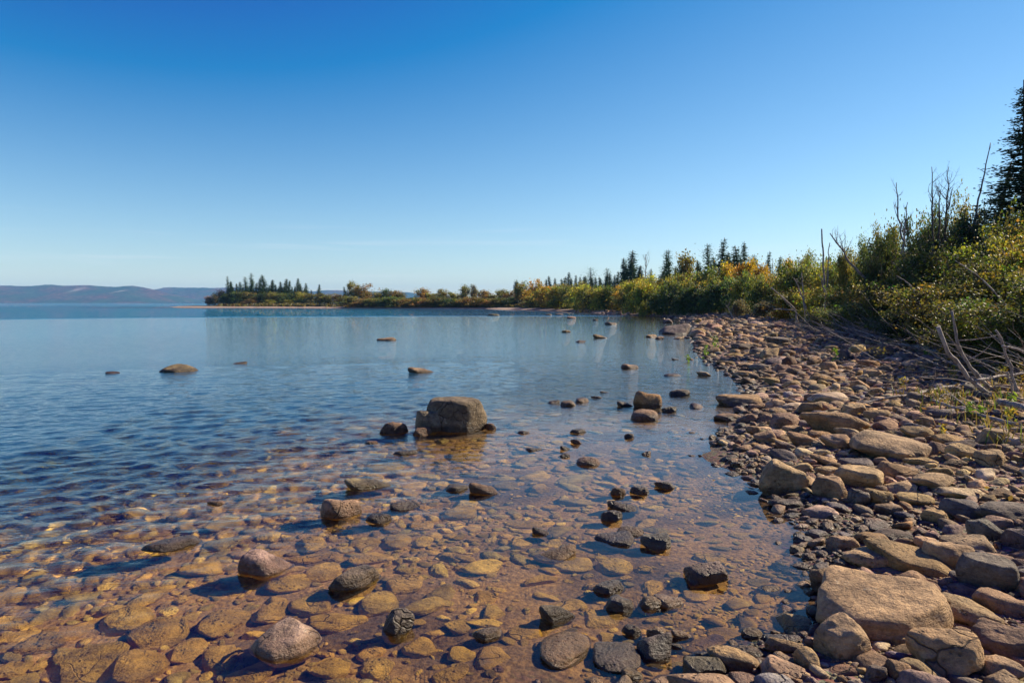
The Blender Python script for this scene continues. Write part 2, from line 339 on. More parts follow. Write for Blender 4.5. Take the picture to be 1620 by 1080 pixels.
def hill_material():
    g = NT('hill_forest'); geo = g.n('NewGeometry'); pos = geo.outputs['Position']
    n1 = g.noise(pos, .004, 5, .6); n2 = g.noise(pos, .03, 4, .7)
    c = g.mix(g.rng(n1, .40, .62), (.016, .036, .022), (.060, .030, .028)); c = g.mix(g.rng(n2, .40, .60), g.mix(1.0, c, (.6, .6, .6), 'MULTIPLY'), g.mix(1.0, c, (2.0, 1.8, 1.6), 'MULTIPLY'))
    at = g.n('Attribute', attribute_name='tint'); c = g.mix(at.outputs['Fac'], (.62, .56, .52), c)
    b = g.n('BsdfPrincipled'); g.l(c, b.inputs['Base Color']); b.inputs['Roughness'].default_value = 1; b.inputs['Specular IOR Level'].default_value = 0
    g.l(b.outputs[0], g.out.inputs[0]); return g.m
M_HILL = hill_material()
def hills(name, prof, Y, depth, cliffs, label):
    px = np.array([p[0] for p in prof], float); top = np.array([p[1] for p in prof], float)
    n = 260; q = np.linspace(px[0], px[-1], n); t = np.interp(q, px, top)
    t = t + .5 * vnoise(q * .05, q * 0, seed=31) + .25 * vnoise(q * .2, q * 0, seed=32)
    X = (q - 810) / F * (Y + depth * .5); H = np.maximum((HY - t) / F * (Y + depth * .5), 4)
    rows = np.array([0, .06, .15, .25, .35, .45, .55, .7, .85, 1.0]); hh = np.array([-.1, .16, .38, .58, .76, .9, 1.0, .9, .6, -.1])
    V = []; T = []
    for r_, h_ in zip(rows, hh):
        yy = Y + r_ * depth + 140 * vnoise(X * .0016, X * 0 + r_ * 3, seed=33)
        zz = H * h_ * (1 + (0 if h_ > .98 else .16) * vnoise(X * .003, yy * .003, seed=34)) if h_ > 0 else X * 0 - .5
        V.append(np.stack([X, yy, zz], -1)); cl = np.ones(n)
        for cx, cw, lo, hi in cliffs:
            if lo < h_ < hi: cl[np.abs(q - cx + 3 * vnoise(q * .3, q * 0, seed=8)) < cw] = .72
        T.append(np.repeat(cl[:, None], 3, 1))
    i = np.arange(n * len(rows)).reshape(len(rows), n)
    Fc = np.stack([i[:-1, :-1], i[:-1, 1:], i[1:, 1:], i[1:, :-1]], -1).reshape(-1, 4)
    o = thing(name, mesh_np(name, np.concatenate(V), Fc, M_HILL, True, np.concatenate(T))); tag(o, label, 'hills', kind='structure')
hills('hills', [(-420, 462), (-250, 455), (-120, 452), (0, 451), (40, 452), (75, 451), (110, 452), (133, 450), (152, 452), (175, 453), (205, 451.5), (225, 454), (243, 458), (252, 462), (300, 478)], 4300, 1400,
      [(142, 5, .7, .85), (213, 4, .7, .85)], 'blue forested hills with pale cliffs across the lake')
hills('hills', [(180, 478), (225, 460), (243, 457), (262, 454), (300, 454.5), (350, 455), (400, 455), (450, 459), (500, 461), (530, 458.5), (560, 459), (600, 461), (640, 462), (690, 466), (720, 471), (780, 477)], 5400, 1200,
      [], 'paler blue ridge fading behind the wooded spit')

# ------------------------------------------------------------------ stones
def ico(sub):
    t = (1 + 5 ** .5) / 2
    V = [(-1, t, 0), (1, t, 0), (-1, -t, 0), (1, -t, 0), (0, -1, t), (0, 1, t), (0, -1, -t), (0, 1, -t), (t, 0, -1), (t, 0, 1), (-t, 0, -1), (-t, 0, 1)]
    Fc = [(0, 11, 5), (0, 5, 1), (0, 1, 7), (0, 7, 10), (0, 10, 11), (1, 5, 9), (5, 11, 4), (11, 10, 2), (10, 7, 6), (7, 1, 8), (3, 9, 4), (3, 4, 2), (3, 2, 6), (3, 6, 8), (3, 8, 9), (4, 9, 5), (2, 4, 11), (6, 2, 10), (8, 6, 7), (9, 8, 1)]
    V = [np.array(v, float) / np.linalg.norm(v) for v in V]
    for _ in range(sub):
        c = {}; nf = []
        def mid(a, b):
            k = (min(a, b), max(a, b))
            if k not in c: m = V[a] + V[b]; V.append(m / np.linalg.norm(m)); c[k] = len(V) - 1
            return c[k]
        for a, b, d in Fc:
            ab, bd, da = mid(a, b), mid(b, d), mid(d, a); nf += [(a, ab, da), (b, bd, ab), (d, da, bd), (ab, bd, da)]
        Fc = nf
    return np.array(V), np.array(Fc)
ICO = {k: ico(k) for k in (0, 1, 2, 3, 4)}
def rock_shape(seed, sub, angular=.5):
    """unit-box rock: a rounded polyhedron of random planes with knobs and chips"""
    r = np.random.default_rng(seed); V, Fc = ICO[sub]
    n = 7 + int(r.integers(0, 6)); N = r.normal(size=(n, 3)); N /= np.linalg.norm(N, axis=1)[:, None]
    N = np.concatenate([N, [[0, 0, 1], [0, 0, -1]] + r.normal(size=(2, 3)) * .18]); N /= np.linalg.norm(N, axis=1)[:, None]
    d = r.uniform(.62, 1.0, len(N)); p = 5 + 16 * angular
    dots = np.maximum(V @ N.T, 1e-3) / d
    rad = (dots ** p).sum(1) ** (-1 / p)
    rad = np.minimum(rad, 1.25)
    P = V * rad[:, None]
    fr = 1.6
    for o_, a_ in ((1, .07), (2.3, .035), (5, .016)) if sub > 1 else ((1, .08),):
        P = P * (1 + a_ * vnoise(V[:, 0] * fr * o_ + seed, V[:, 1] * fr * o_, V[:, 2] * fr * o_, seed=seed + 7))[:, None]
    lo, hi = P.min(0), P.max(0); P = (P - (lo + hi) / 2) / (hi - lo)
    return P, Fc
NV = 16
HERO = [mesh_np('stone', *rock_shape(100 + i, 3, (.10 + .03 * i) if i < 8 else (.45 + .07 * (i - 8))), M_ROCK) for i in range(NV)]     # first half rounded, second half angular
FINE = [mesh_np('boulder', *rock_shape(300 + i, 4, .55 if i < 6 else .05), M_ROCK) for i in range(9)]
COL = {'tan': (.395, .268, .142), 'brown': (.295, .198, .110), 'red': (.275, .170, .105), 'grey': (.205, .178, .155), 'dark': (.165, .130, .105),
       'pale': (.46, .345, .215), 'pink': (.44, .315, .22), 'ochre': (.38, .245, .115), 'olive': (.215, .178, .108)}
CW = {'tan': 'tan', 'brown': 'brown', 'red': 'reddish brown', 'grey': 'grey', 'dark': 'dark', 'pale': 'pale', 'pink': 'pinkish', 'ochre': 'ochre', 'olive': 'mossy grey'}
rnd = random.Random(11)
STONES = []      # dicts of placed single stones
OCC = []         # (x, y, radius) footprints
# px, py, w, h, where (d dry, e emerging from water, s submerged), colour, label or None, extra {rot, fine, H, D}
HEROES = [
 # around the big pitted slab at the lower right
 (1395, 955, 200, 132, 'd', 'tan', 'big flat tan slab with pitted top beside the waterline', dict(fine=0, H=.20, D=.60)),
 (1331, 1007, 84, 84, 'd', 'tan', 'egg-shaped tan stone leaning on the front of the big pitted slab', dict(fine=6, H=.17)),
 (1308, 918, 54, 58, 'd', 'brown', 'upright brown stone wedged behind the waterside edge of the big pitted slab', dict(H=.14)),
 (1375, 884, 82, 30, 'd', 'tan', 'low flat tan stone lying just behind the big pitted slab', dict(H=.07)),
 (1440, 888, 150, 46, 'd', 'tan', 'long narrow tan slab lying behind the big pitted slab', dict(H=.09, rot=-22)),
 (1383, 857, 62, 22, 'd', 'ochre', 'flat ochre stone at the end of the gravel patch by the water', dict(H=.06)),
 (1498, 879, 74, 52, 'd', 'tan', 'blocky tan stone with a chipped corner behind the long narrow slab', dict(fine=2, H=.15)),
 (1533, 858, 82, 36, 'd', 'brown', 'oval brown stone with a lengthwise groove above the blocky tan stone', {}),
 (1560, 912, 84, 52, 'd', 'grey', 'smooth rounded grey boulder in shade near the picture edge', dict(fine=3, H=.16)),
 (1566, 886, 66, 28, 'd', 'brown', None, {}), (1560, 836, 55, 42, 'd', 'grey', 'round grey stone in front of the dark sloping slab', {}),
 (1518, 803, 60, 42, 'd', 'grey', 'pointed grey stone standing at the end of the dark sloping slab', dict(fine=4)), (1592, 812, 84, 38, 'd', 'dark', 'dark sloping slab running off the picture edge', {}),
 (1608, 852, 44, 38, 'd', 'dark', None, {}), (1613, 903, 36, 46, 'd', 'grey', None, {}), (1588, 955, 80, 44, 'd', 'brown', 'long brown stone half in shade below the smooth grey boulder', dict(rot=-20)),
 (1532, 967, 94, 50, 'd', 'brown', 'rough-topped brown slab right beside the big pitted slab', dict(fine=5)), (1592, 1015, 96, 66, 'd', 'brown', 'large rough dark brown slab tilting down at the lower picture corner', dict(rot=-18, fine=0)),
 (1492, 1040, 110, 62, 'd', 'tan', 'knobbly pitted tan rock in front of the big pitted slab', dict(fine=2, H=.14)), (1421, 1055, 38, 54, 'd', 'brown', 'split upright brown stone with a dark crack', {}),
 (1384, 1064, 34, 36, 'd', 'dark', None, {}), (1583, 1061, 70, 42, 'd', 'tan', 'tan stone with a dark crack at the lower picture corner', dict(rot=-20)), (1278, 1040, 44, 38, 'd', 'brown', None, {}),
 (1237, 1060, 74, 36, 'd', 'tan', None, {}), (1158, 1046, 86, 46, 'd', 'tan', 'mottled tan wedge-shaped stone at the bottom edge', dict(rot=-25)), (1112, 1060, 76, 46, 'd', 'olive', 'mottled grey-green boulder at the bottom edge', dict(fine=4)),
 (1235, 1013, 62, 36, 'e', 'dark', 'dark angular stone shading a small pool by the egg-shaped stone', {}),
 # middle of the beach
 (1237, 765, 76, 46, 'd', 'tan', 'rounded tan boulder standing at the water edge', dict(fine=1, H=.27)), (1244, 795, 56, 28, 'e', 'dark', 'wet dark stone in front of the rounded tan boulder', {}),
 (1313, 770, 55, 44, 'd', 'tan', 'slanted oval tan stone next to the rounded tan boulder', {}), (1358, 755, 72, 40, 'd', 'tan', 'smooth domed tan stone in the middle of the beach', dict(fine=3)), (1418, 742, 66, 30, 'd', 'tan', 'flat-topped tan stone below the large angular slab', {}),
 (1292, 842, 37, 27, 'e', 'grey', 'wet grey stone at the edge of the gravel patch', {}), (1447, 790, 54, 22, 'd', 'tan', None, {}), (1423, 772, 48, 22, 'd', 'tan', None, {}), (1405, 805, 42, 22, 'd', 'brown', None, {}),
 (1475, 763, 64, 25, 'd', 'brown', None, {}), (1480, 817, 42, 27, 'd', 'tan', None, {}), (1516, 784, 74, 20, 'd', 'pale', None, {}), (1389, 786, 43, 27, 'd', 'brown', None, {}), (1358, 785, 33, 34, 'd', 'grey', None, {}),
 (1266, 739, 36, 20, 'd', 'tan', None, {}), (1305, 728, 44, 19, 'd', 'tan', None, {}), (1308, 744, 38, 17, 'd', 'tan', None, {}),
 (1410, 704, 124, 56, 'd', 'tan', 'large angular tan slab with a sloping flat face mid beach', dict(fine=5, H=.20, D=.85)), (1320, 672, 104, 36, 'd', 'brown', 'broad flat brown slab just behind the large angular slab', dict(H=.24)),
 (1309, 628, 60, 25, 'd', 'pale', 'pale blocky stone behind the broad flat brown slab', {}), (1168, 634, 69, 27, 'd', 'tan', 'flat-topped tan boulder on the waterline', dict(fine=2)), (1152, 657, 45, 22, 'e', 'brown', 'wet-based brown stone in front of the flat-topped boulder', {}),
 (1180, 661, 34, 20, 'd', 'brown', None, {}), (1208, 661, 26, 17, 'd', 'brown', None, {}), (1243, 667, 48, 30, 'd', 'brown', 'round brown stone beside the broad flat brown slab', {}), (1278, 644, 42, 24, 'd', 'tan', None, {}),
 (1350, 647, 37, 26, 'd', 'tan', 'pyramid-shaped tan stone behind the broad flat brown slab', dict(fine=4)), (1271, 693, 47, 29, 'd', 'tan', None, {}), (1211, 690, 37, 22, 'd', 'tan', None, {}), (1321, 698, 44, 29, 'd', 'tan', 'square tan stone against the large angular slab', {}),
 (1387, 655, 38, 19, 'd', 'brown', None, {}), (1223, 638, 34, 18, 'd', 'tan', None, {}), (1253, 678, 31, 15, 'd', 'tan', None, {}), (1192, 680, 24, 18, 'd', 'brown', None, {}), (1575, 690, 54, 29, 'd', 'brown', 'rounded brown boulder among weeds near the driftwood', {}),
 (1522, 713, 48, 25, 'd', 'tan', None, {}), (1563, 724, 42, 30, 'd', 'tan', None, {}), (1448, 683, 48, 25, 'd', 'tan', None, {}), (1339, 560, 27, 22, 'd', 'dark', 'dark round boulder alone near the fallen branches', {}), (1217, 557, 29, 19, 'd', 'tan', 'squarish tan stone by the far inlet', {}),
 (1175, 549, 34, 13, 'd', 'dark', 'long low dark rock at the head of the inlet', {}), (1235, 539, 46, 14, 'd', 'dark', 'dark flat rock in shade behind the squarish stone', {}), (1113, 589, 22, 13, 'e', 'pink', 'lone pinkish stone standing in the inlet', {}), (1252, 607, 28, 16, 'd', 'tan', None, {}),
 (1237, 582, 28, 16, 'd', 'brown', None, {}), (1380, 590, 28, 14, 'd', 'tan', None, {}), (1430, 590, 34, 11, 'd', 'brown', None, {}), (1360, 608, 28, 20, 'd', 'tan', None, {}), (1174, 591, 33, 13, 'd', 'tan', None, {}),
 (1224, 603, 29, 14, 'd', 'tan', None, {}), (1465, 667, 31, 21, 'd', 'brown', None, {}), (1242, 704, 31, 19, 'd', 'dark', None, {}), (1213, 516, 36, 12, 'd', 'dark', 'dark rounded rock at the foot of the far thicket', {}),
 # rocks standing in the water
 (722, 655, 98, 62, 'e', 'olive', 'large grey-olive boulder standing in the shallows', dict(fine=3, H=.40, D=.64)), (680, 666, 46, 38, 'e', 'olive', 'dark shoulder rock against the large boulder in the shallows', dict(fine=2, H=.27)),
 (702, 640, 42, 24, 'e', 'red', 'reddish rock peeping over the back of the large boulder', dict(H=.20, back=.0)),
 (622, 671, 48, 32, 'e', 'red', 'smooth reddish brown rock beside the large boulder', {}), (668, 679, 30, 20, 'e', 'red', 'small reddish stone at the foot of the large boulder', {}), (776, 671, 20, 18, 'e', 'red', 'small dark red stone at the sunny end of the large boulder', {}),
 (667, 582, 44, 18, 'e', 'brown', 'low brown rock out in the water behind the large boulder', {}), (611, 535, 30, 8, 'e', 'brown', 'long low rock far out beyond the large boulder', {}), (283, 579, 57, 21, 'e', 'olive', 'lone domed rock out in open water', dict(fine=6)),
 (178, 588, 20, 6, 'e', 'dark', 'small rock barely breaking the surface beside the lone domed rock', {}), (378, 573, 24, 6, 'e', 'dark', 'thin dark rock tip on the inshore side of the lone domed rock', {}), (780, 497, 21, 6, 'e', 'olive', 'flat rock far out in the bay under the sandy bar', {}),
 (896, 523, 15, 6, 'e', 'brown', None, {}), (918, 539, 17, 6, 'e', 'dark', None, {}), (950, 530, 23, 11, 'e', 'brown', 'domed brown rock in the bay near the flat dark ledge', {}), (966, 510, 19, 8, 'e', 'dark', None, {}), (942, 505, 9, 5, 'e', 'dark', None, {}),
 (904, 501, 14, 6, 'e', 'red', None, {}), (1066, 521, 50, 17, 'e', 'dark', 'flat dark ledge of rock at the mouth of the inlet', dict(H=.55)), (1057, 506, 16, 11, 'e', 'dark', 'dark pointed rock behind the flat dark ledge', {}),
 (1030, 530, 18, 8, 'e', 'tan', None, {}), (1043, 533, 14, 8, 'e', 'brown', None, {}), (1073, 533, 18, 8, 'e', 'tan', None, {}), (996, 577, 27, 13, 'e', 'brown', 'brown rock alone in the water halfway to the far bay', {}), (1063, 592, 28, 7, 'e', 'dark', None, {}), (1075, 618, 32, 18, 'e', 'dark', 'dark rounded rock off the inlet', {}),
 (875, 634, 21, 10, 'e', 'dark', None, {}), (900, 636, 28, 14, 'e', 'brown', None, {}), (920, 631, 24, 12, 'e', 'brown', None, {}), (945, 627, 20, 6, 'e', 'dark', None, {}), (990, 636, 28, 16, 'e', 'dark', None, {}), (1025, 636, 44, 22, 'e', 'ochre', 'ochre topped rock in the small cluster offshore', dict(H=.26)),
 (1020, 652, 44, 28, 'e', 'brown', 'craggy brown rock at the front of the small cluster offshore', {}), (1059, 645, 23, 15, 'e', 'dark', None, {}), (958, 619, 18, 5, 'e', 'dark', None, {}), (827, 682, 24, 8, 'e', 'dark', None, {}), (915, 680, 28, 12, 'e', 'dark', None, {}), (912, 696, 19, 13, 'e', 'red', None, {}),
 (896, 706, 20, 13, 'e', 'dark', None, {}), (845, 709, 28, 8, 'e', 'dark', None, {}), (930, 727, 40, 20, 'e', 'red', 'glossy reddish brown stone alone in the calm shallows', {}), (995, 687, 15, 13, 'e', 'dark', None, {}), (1021, 715, 17, 12, 'e', 'brown', None, {}), (586, 698, 24, 7, 'e', 'red', None, {}),
 (643, 716, 42, 8, 'e', 'dark', None, {}), (892, 719, 19, 10, 'e', 'dark', None, {}), (1070, 567, 14, 5, 'e', 'dark', None, {}), (1105, 546, 16, 6, 'e', 'dark', None, {}), (868, 497, 10, 4, 'e', 'dark', None, {}), (885, 496, 12, 4, 'e', 'dark', None, {}),
 (422, 878, 86, 68, 'e', 'pink', 'dark-sided rock with a pink peaked top in the near water', dict(fine=7, H=.125)), (455, 1007, 116, 76, 'e', 'pink', 'large dark wet rock with a pink patch on top near the bottom edge', dict(fine=6, H=.09, D=.34)),
 (273, 860, 90, 24, 'e', 'dark', 'long dark rock just awash in the rippled water', dict(H=.045)), (345, 793, 32, 12, 'e', 'red', 'small dark red rock alone in the rippled water', {}),
 (588, 764, 80, 26, 'e', 'olive', 'flat mossy rock just above the water', dict(H=.09)), (540, 797, 64, 46, 'e', 'red', 'ridged dark red-brown rock beside the flat mossy rock', dict(H=.13)), (600, 816, 44, 23, 'e', 'dark', 'dark wet stone in front of the flat mossy rock', {}), (640, 797, 48, 19, 'e', 'dark', None, {}),
 (767, 773, 50, 19, 'e', 'brown', 'flat rock with a sunlit top in the middle shallows', dict(H=.08)), (721, 769, 44, 16, 'e', 'dark', None, {}), (563, 913, 92, 46, 'e', 'dark', 'long slanting wet grey slab in the near shallows', dict(rot=24, H=.08)), (630, 985, 52, 40, 'e', 'dark', 'glossy dark stone capping a submerged one', dict(H=.09)),
 (881, 968, 60, 38, 'e', 'dark', 'domed dark stone with a wet sunlit flank', dict(H=.08)), (784, 1032, 60, 50, 's', 'brown', 'rounded stone with its wet crown just at the surface', {}), (893, 1025, 84, 68, 'e', 'brown', 'broad wet brown stone awash at the bottom edge', dict(H=.035, D=.36)), (974, 1038, 78, 52, 'e', 'dark', 'broad flat dark stone awash among bottom-edge cobbles', dict(H=.03, D=.30)),
 (1036, 1023, 58, 44, 'e', 'dark', 'pitted dark angular stone at the stony bottom edge', dict(H=.09)), (978, 950, 50, 36, 'e', 'dark', 'front stone of the dark pair in the shallows', {}), (964, 926, 56, 28, 'e', 'dark', 'rear stone of the dark pair in the shallows', {}), (1027, 952, 38, 28, 'e', 'brown', None, {}),
 (1037, 852, 48, 36, 'e', 'grey', 'lone sharp-crested grey stone in the calm shallows', dict(fine=2)), (971, 849, 64, 26, 'e', 'dark', None, {}), (997, 838, 46, 20, 'e', 'brown', None, {}), (967, 811, 34, 28, 'e', 'dark', None, {}), (988, 797, 54, 24, 'e', 'dark', 'flat-topped dark stone in the offshore row of cobbles', {}), (976, 773, 28, 21, 'e', 'brown', None, {}),
 (1012, 772, 31, 23, 'e', 'grey', None, {}), (1053, 764, 35, 19, 'e', 'dark', None, {}), (877, 872, 70, 32, 'e', 'tan', 'broad pale-topped stone awash in the middle shallows', dict(H=.05)), (1057, 942, 48, 38, 'e', 'pink', 'flat pinkish stone beside the dark pair', dict(H=.04)), (999, 993, 33, 24, 'e', 'dark', None, {}),
 (1038, 997, 31, 24, 'e', 'brown', None, {}), (858, 837, 32, 20, 'e', 'dark', None, {}), (1116, 909, 70, 38, 'e', 'dark', 'jagged dark wet rock alone near the sandy shallows', dict(fine=4, H=.10)), (772, 997, 50, 34, 'e', 'brown', None, dict(H=.03)), (1070, 1027, 30, 34, 'd', 'dark', None, {}), (1080, 1000, 36, 24, 'e', 'brown', None, {}),
 (1000, 1064, 34, 22, 'e', 'brown', None, {}), (1189, 1000, 36, 22, 'e', 'brown', None, {}),
 # stones lying under the surface
 (253, 992, 90, 54, 's', 'brown', 'smooth oval stone under water, paler than its neighbours', {}), (141, 1040, 120, 66, 's', 'brown', 'wide flat stone under water nearest the lower picture corner', {}), (203, 972, 80, 40, 's', 'brown', None, {}), (233, 925, 112, 44, 's', 'ochre', 'long golden slab slanting under the rippled water', dict(rot=38, D=.16, long=1)),
 (120, 977, 112, 40, 's', 'ochre', 'second long golden slab slanting under water nearer the picture edge', dict(rot=34, D=.14, long=1)), (357, 973, 88, 50, 's', 'brown', None, {}), (490, 947, 66, 42, 's', 'brown', None, {}), (510, 898, 62, 32, 's', 'brown', None, {}), (457, 915, 70, 28, 's', 'ochre', None, {}), (320, 890, 70, 26, 's', 'ochre', None, {}),
 (213, 1050, 104, 58, 's', 'brown', None, {}), (297, 1017, 60, 40, 's', 'brown', None, {}), (352, 852, 58, 16, 's', 'dark', None, {}), (355, 822, 54, 20, 's', 'dark', None, {}), (132, 932, 58, 16, 's', 'olive', None, {}), (727, 808, 56, 20, 's', 'brown', None, {}), (905, 889, 64, 26, 's', 'brown', None, {}),
 (951, 976, 66, 30, 's', 'brown', None, {}), (973, 893, 60, 25, 's', 'tan', None, {}), (672, 956, 74, 27, 's', 'brown', None, {}), (725, 981, 45, 37, 's', 'brown', 'square-cornered stone lying under shallow water', {}), (712, 1064, 58, 34, 's', 'ochre', None, {}), (662, 1020, 52, 29, 's', 'ochre', None, {}),
 (598, 947, 64, 40, 's', 'brown', None, {}), (641, 919, 58, 30, 's', 'brown', None, {}), (769, 940, 40, 24, 's', 'ochre', None, {}), (627, 847, 50, 30, 's', 'red', None, {}), (669, 847, 36, 23, 's', 'brown', None, {}), (577, 854, 52, 26, 's', 'brown', None, {}), (588, 877, 70, 24, 's', 'brown', None, {}),
 (731, 1032, 44, 24, 's', 'ochre', None, {}), (828, 998, 58, 25, 's', 'ochre', None, {}), (667, 823, 38, 21, 's', 'red', None, {}), (962, 1006, 32, 17, 's', 'ochre', None, {}), (822, 857, 40, 15, 's', 'brown', None, {}), (587, 1026, 48, 30, 's', 'ochre', None, {}), (598, 1050, 54, 40, 's', 'ochre', None, {}),
 (1170, 947, 42, 34, 's', 'brown', None, {}), (1123, 881, 50, 18, 's', 'tan', None, {}), (1145, 1000, 60, 24, 's', 'ochre', None, {}), (1100, 940, 40, 18, 's', 'tan', None, {}), (735, 720, 60, 14, 's', 'brown', None, {}), (610, 736, 64, 14, 's', 'dark', None, {}), (430, 960, 60, 30, 's', 'brown', None, {}), (520, 1050, 70, 40, 's', 'ochre', None, {}), (395, 1060, 80, 40, 's', 'ochre', None, {}), (60, 1010, 70, 30, 's', 'brown', None, {}),
]
def place_stone(cx, cy, top, Ht, W, D, rz, col, mesh, label, where, pxy, name):
    o = thing(name, mesh, (cx, cy, top - Ht / 2), rz, (W, D, Ht))
    c = COL[col]; j = rnd.uniform(.76, 1.22); o.color = (c[0] * j, c[1] * j * rnd.uniform(.93, 1.06), c[2] * j * rnd.uniform(.85, 1.15), 1)
    o.cycles.is_caustics_receiver = True
    STONES.append(dict(o=o, label=label, where=where, px=pxy, col=col, W=W))
    OCC.append((cx, cy, .5 * (W + D) / 2))
    return o
for i, (px, py, w, h, wh, col, label, ex) in enumerate(HEROES):
    if wh == 'd': P = on_ground(px, py + h * .42)
    elif wh == 'e': P = on_plane(px, py + h * .45, 0)
    else: P = on_plane(px, py + h * .5, 0)
    Y = math.hypot(P[0], P[1]); W = w * P[1] / F * 1.04; sd = (HC - P[2]) / math.hypot(Y, HC); cd = math.sqrt(1 - sd * sd)
    hw = h * P[1] / F; u = P[:2] / np.linalg.norm(P[:2])
    D = ex.get('D', min(.8 * W, hw / sd * .8) if wh != 's' else float(np.clip(hw / sd, .5 * W, 1.3 * W)))
    D = max(D, .35 * W)
    H = ex.get('H', float(np.clip((hw - D * sd * .55) / cd, .2 * W, .85 * W)) * (.85 if wh == 'd' else 1))
    if wh == 's':
        c = P[:2] + u * (D * .5); bed = hz(c[0], c[1]); c = c + u * (-bed) * .55 * (Y / math.hypot(Y, HC)); W *= 1.05
        Ht = min(.55 * min(W, D), .16); top = min(bed + Ht * .62, -.018); zt = top
        if i == 9999: pass
    else:
        c = P[:2] + u * (D * (.42 if wh == 'd' else .46) + ex.get('back', 0)); g = hz(c[0], c[1])
        if wh == 'd': top = max(g, P[2]) + H * .95; Ht = H * 1.35
        else:
            if 'H' not in ex: H *= .58
            top = H; Ht = H + max(.55 * H + .02, min(max(-g, 0), .9 * H + .05))
    rz = math.atan2(-u[0], u[1]) + R(ex.get('rot', rnd.uniform(-14, 14)))
    if not ex.get('long') and 'rot' not in ex and rnd.random() < .5: rz += math.pi
    if 'rot' in ex and wh != 's': W *= 1.05; D *= .8
    me = FINE[ex['fine']] if 'fine' in ex else HERO[(i * 3) % 8 + (8 if wh == 'd' and i % 3 else 0)]
    if 'fine' in ex and W > .3 and Y < 12 and wh == 'd': me = FINE[ex['fine']]
    place_stone(c[0], c[1], top, Ht, W, D, rz, col, me, label, wh, (px, py), 'boulder' if w * P[1] / F > .42 else 'stone')
NHERO = len(STONES)

# the cobbles in between: large before small, never through one another
class Hash:
    def __init__(s, cell): s.c = cell; s.d = {}
    def add(s, x, y, r): s.d.setdefault((int(x // s.c), int(y // s.c)), []).append((x, y, r))
    def free(s, x, y, r, k):
        ix, iy = int(x // s.c), int(y // s.c)
        for a in (-1, 0, 1):
            for b in (-1, 0, 1):
                for (u, v, q) in s.d.get((ix + a, iy + b), ()):
                    if (u - x) ** 2 + (v - y) ** 2 < (k * (q + r)) ** 2: return False
        return True
hs = Hash(.9)
for q in OCC: hs.add(*q)
prng = np.random.default_rng(77)
def shore_x(y):  # x of the near waterline at this distance
    return float(np.interp(y, SHORE[1:24, 1], SHORE[1:24, 0]))
CAND = []
def scatter(n, y0, y1, side, a0, a1, r0, r1, k, power=1.0):
    """side +1 beach, -1 lake bed; a0..a1 metres from the waterline"""
    ys = y0 + (y1 - y0) * prng.random(n) ** power; xs = np.array([shore_x(v) for v in ys]); off = a0 + (a1 - a0) * prng.random(n)
    if isinstance(side, str): xs = off
    else: xs = xs + side * off
    rr_ = r0 * (r1 / r0) ** (prng.random(n) ** 1.4)
    sd_ = shore_sd(xs, ys); zz_ = height(xs, ys); got = []
    for x_, y_, r_, s_, z_ in zip(xs, ys, rr_, sd_, zz_):
        if abs(x_) > .95 * (y_ + 1.6) + .5: continue
        if s_ < -.4 and r_ < .09 and vnoise(x_ * .8, y_ * .8, seed=41) > .22 and (x_ * 7919 + y_ * 104729) % 1.0 < .8: continue      # sandy pockets
        if hs.free(x_, y_, r_, k): hs.add(x_, y_, r_); got.append((x_, y_, r_, s_, z_)); CAND.append((x_, y_, r_, s_, z_))
    return len(got)
cnt = []
cnt.append(scatter(500, 2.2, 12, 1, .1, 5.0, .09, .17, .80))
cnt.append(scatter(5200, 2.0, 12, 1, -.25, 5.6, .05, .095, .76, 1.3))
cnt.append(scatter(9500, 2.2, 9, 1, -.3, 3.6, .022, .05, .78, 1.4))
cnt.append(scatter(7000, 2.4, 8, 1, -.5, 1.6, .011, .022, .8, 1.4))
cnt.append(scatter(15000, 2.4, 6.8, 1, -.2, 3.6, .009, .019, .8, 1.3))
cnt.append(scatter(700, 12, 30, 1, 0, 9, .12, .26, .82))
cnt.append(scatter(6500, 12, 30, 1, -.4, 9, .055, .12, .76, 1.3))
cnt.append(scatter(2600, 28, 130, 1, -1.5, 9, .16, .42, .80, 1.3))
cnt.append(scatter(4500, 26, 80, 1, -.5, 8, .08, .16, .76, 1.5))
cnt.append(scatter(420, 2.4, 9, 'x', -5.5, 2.0, .09, .15, .9))
cnt.append(scatter(9500, 2.0, 8.5, 'x', -6, 2.6, .040, .085, .74, 1.2))
cnt.append(scatter(9500, 2.2, 6.4, 'x', -3.8, 2.4, .018, .04, .76, 1.2))
cnt.append(scatter(2200, 8.5, 22, 'x', -6, 6, .07, .18, .9, 1.3))
print('scatter', cnt, len(CAND))
TINY = [rock_shape(700 + i, 0, .5) for i in range(6)]; LOW = [rock_shape(500 + i, 1, .55) for i in range(10)]; MIDM = [rock_shape(600 + i, 2, .35 + .055 * i) for i in range(12)]
PAL = np.array([COL['tan'], COL['pale'], COL['tan'], COL['brown'], COL['brown'], COL['red'], COL['grey'], COL['pale'], COL['ochre'], COL['dark']])
CAND.sort(key=lambda c: -c[2] / math.hypot(c[0], c[1]))
PALN = ['tan', 'pale', 'tan', 'brown', 'brown', 'red', 'grey', 'pale', 'ochre', 'dark']
acc = {'beach_cobbles': [], 'lake_bed_cobbles': []}
def dims(c, e):
    x_, y_, r_, s_, z_ = c
    W = 2 * r_ * e.uniform(1.0, 1.45); D = 2 * r_ * e.uniform(.62, .95); Ht = 2 * r_ * e.uniform(.42, .72)
    top = z_ + Ht * e.uniform(.38, .68)
    if s_ < -.15 and top > -.012 and e.random() < .8: top = -.012 - e.uniform(0, .02)
    return W, D, Ht, top
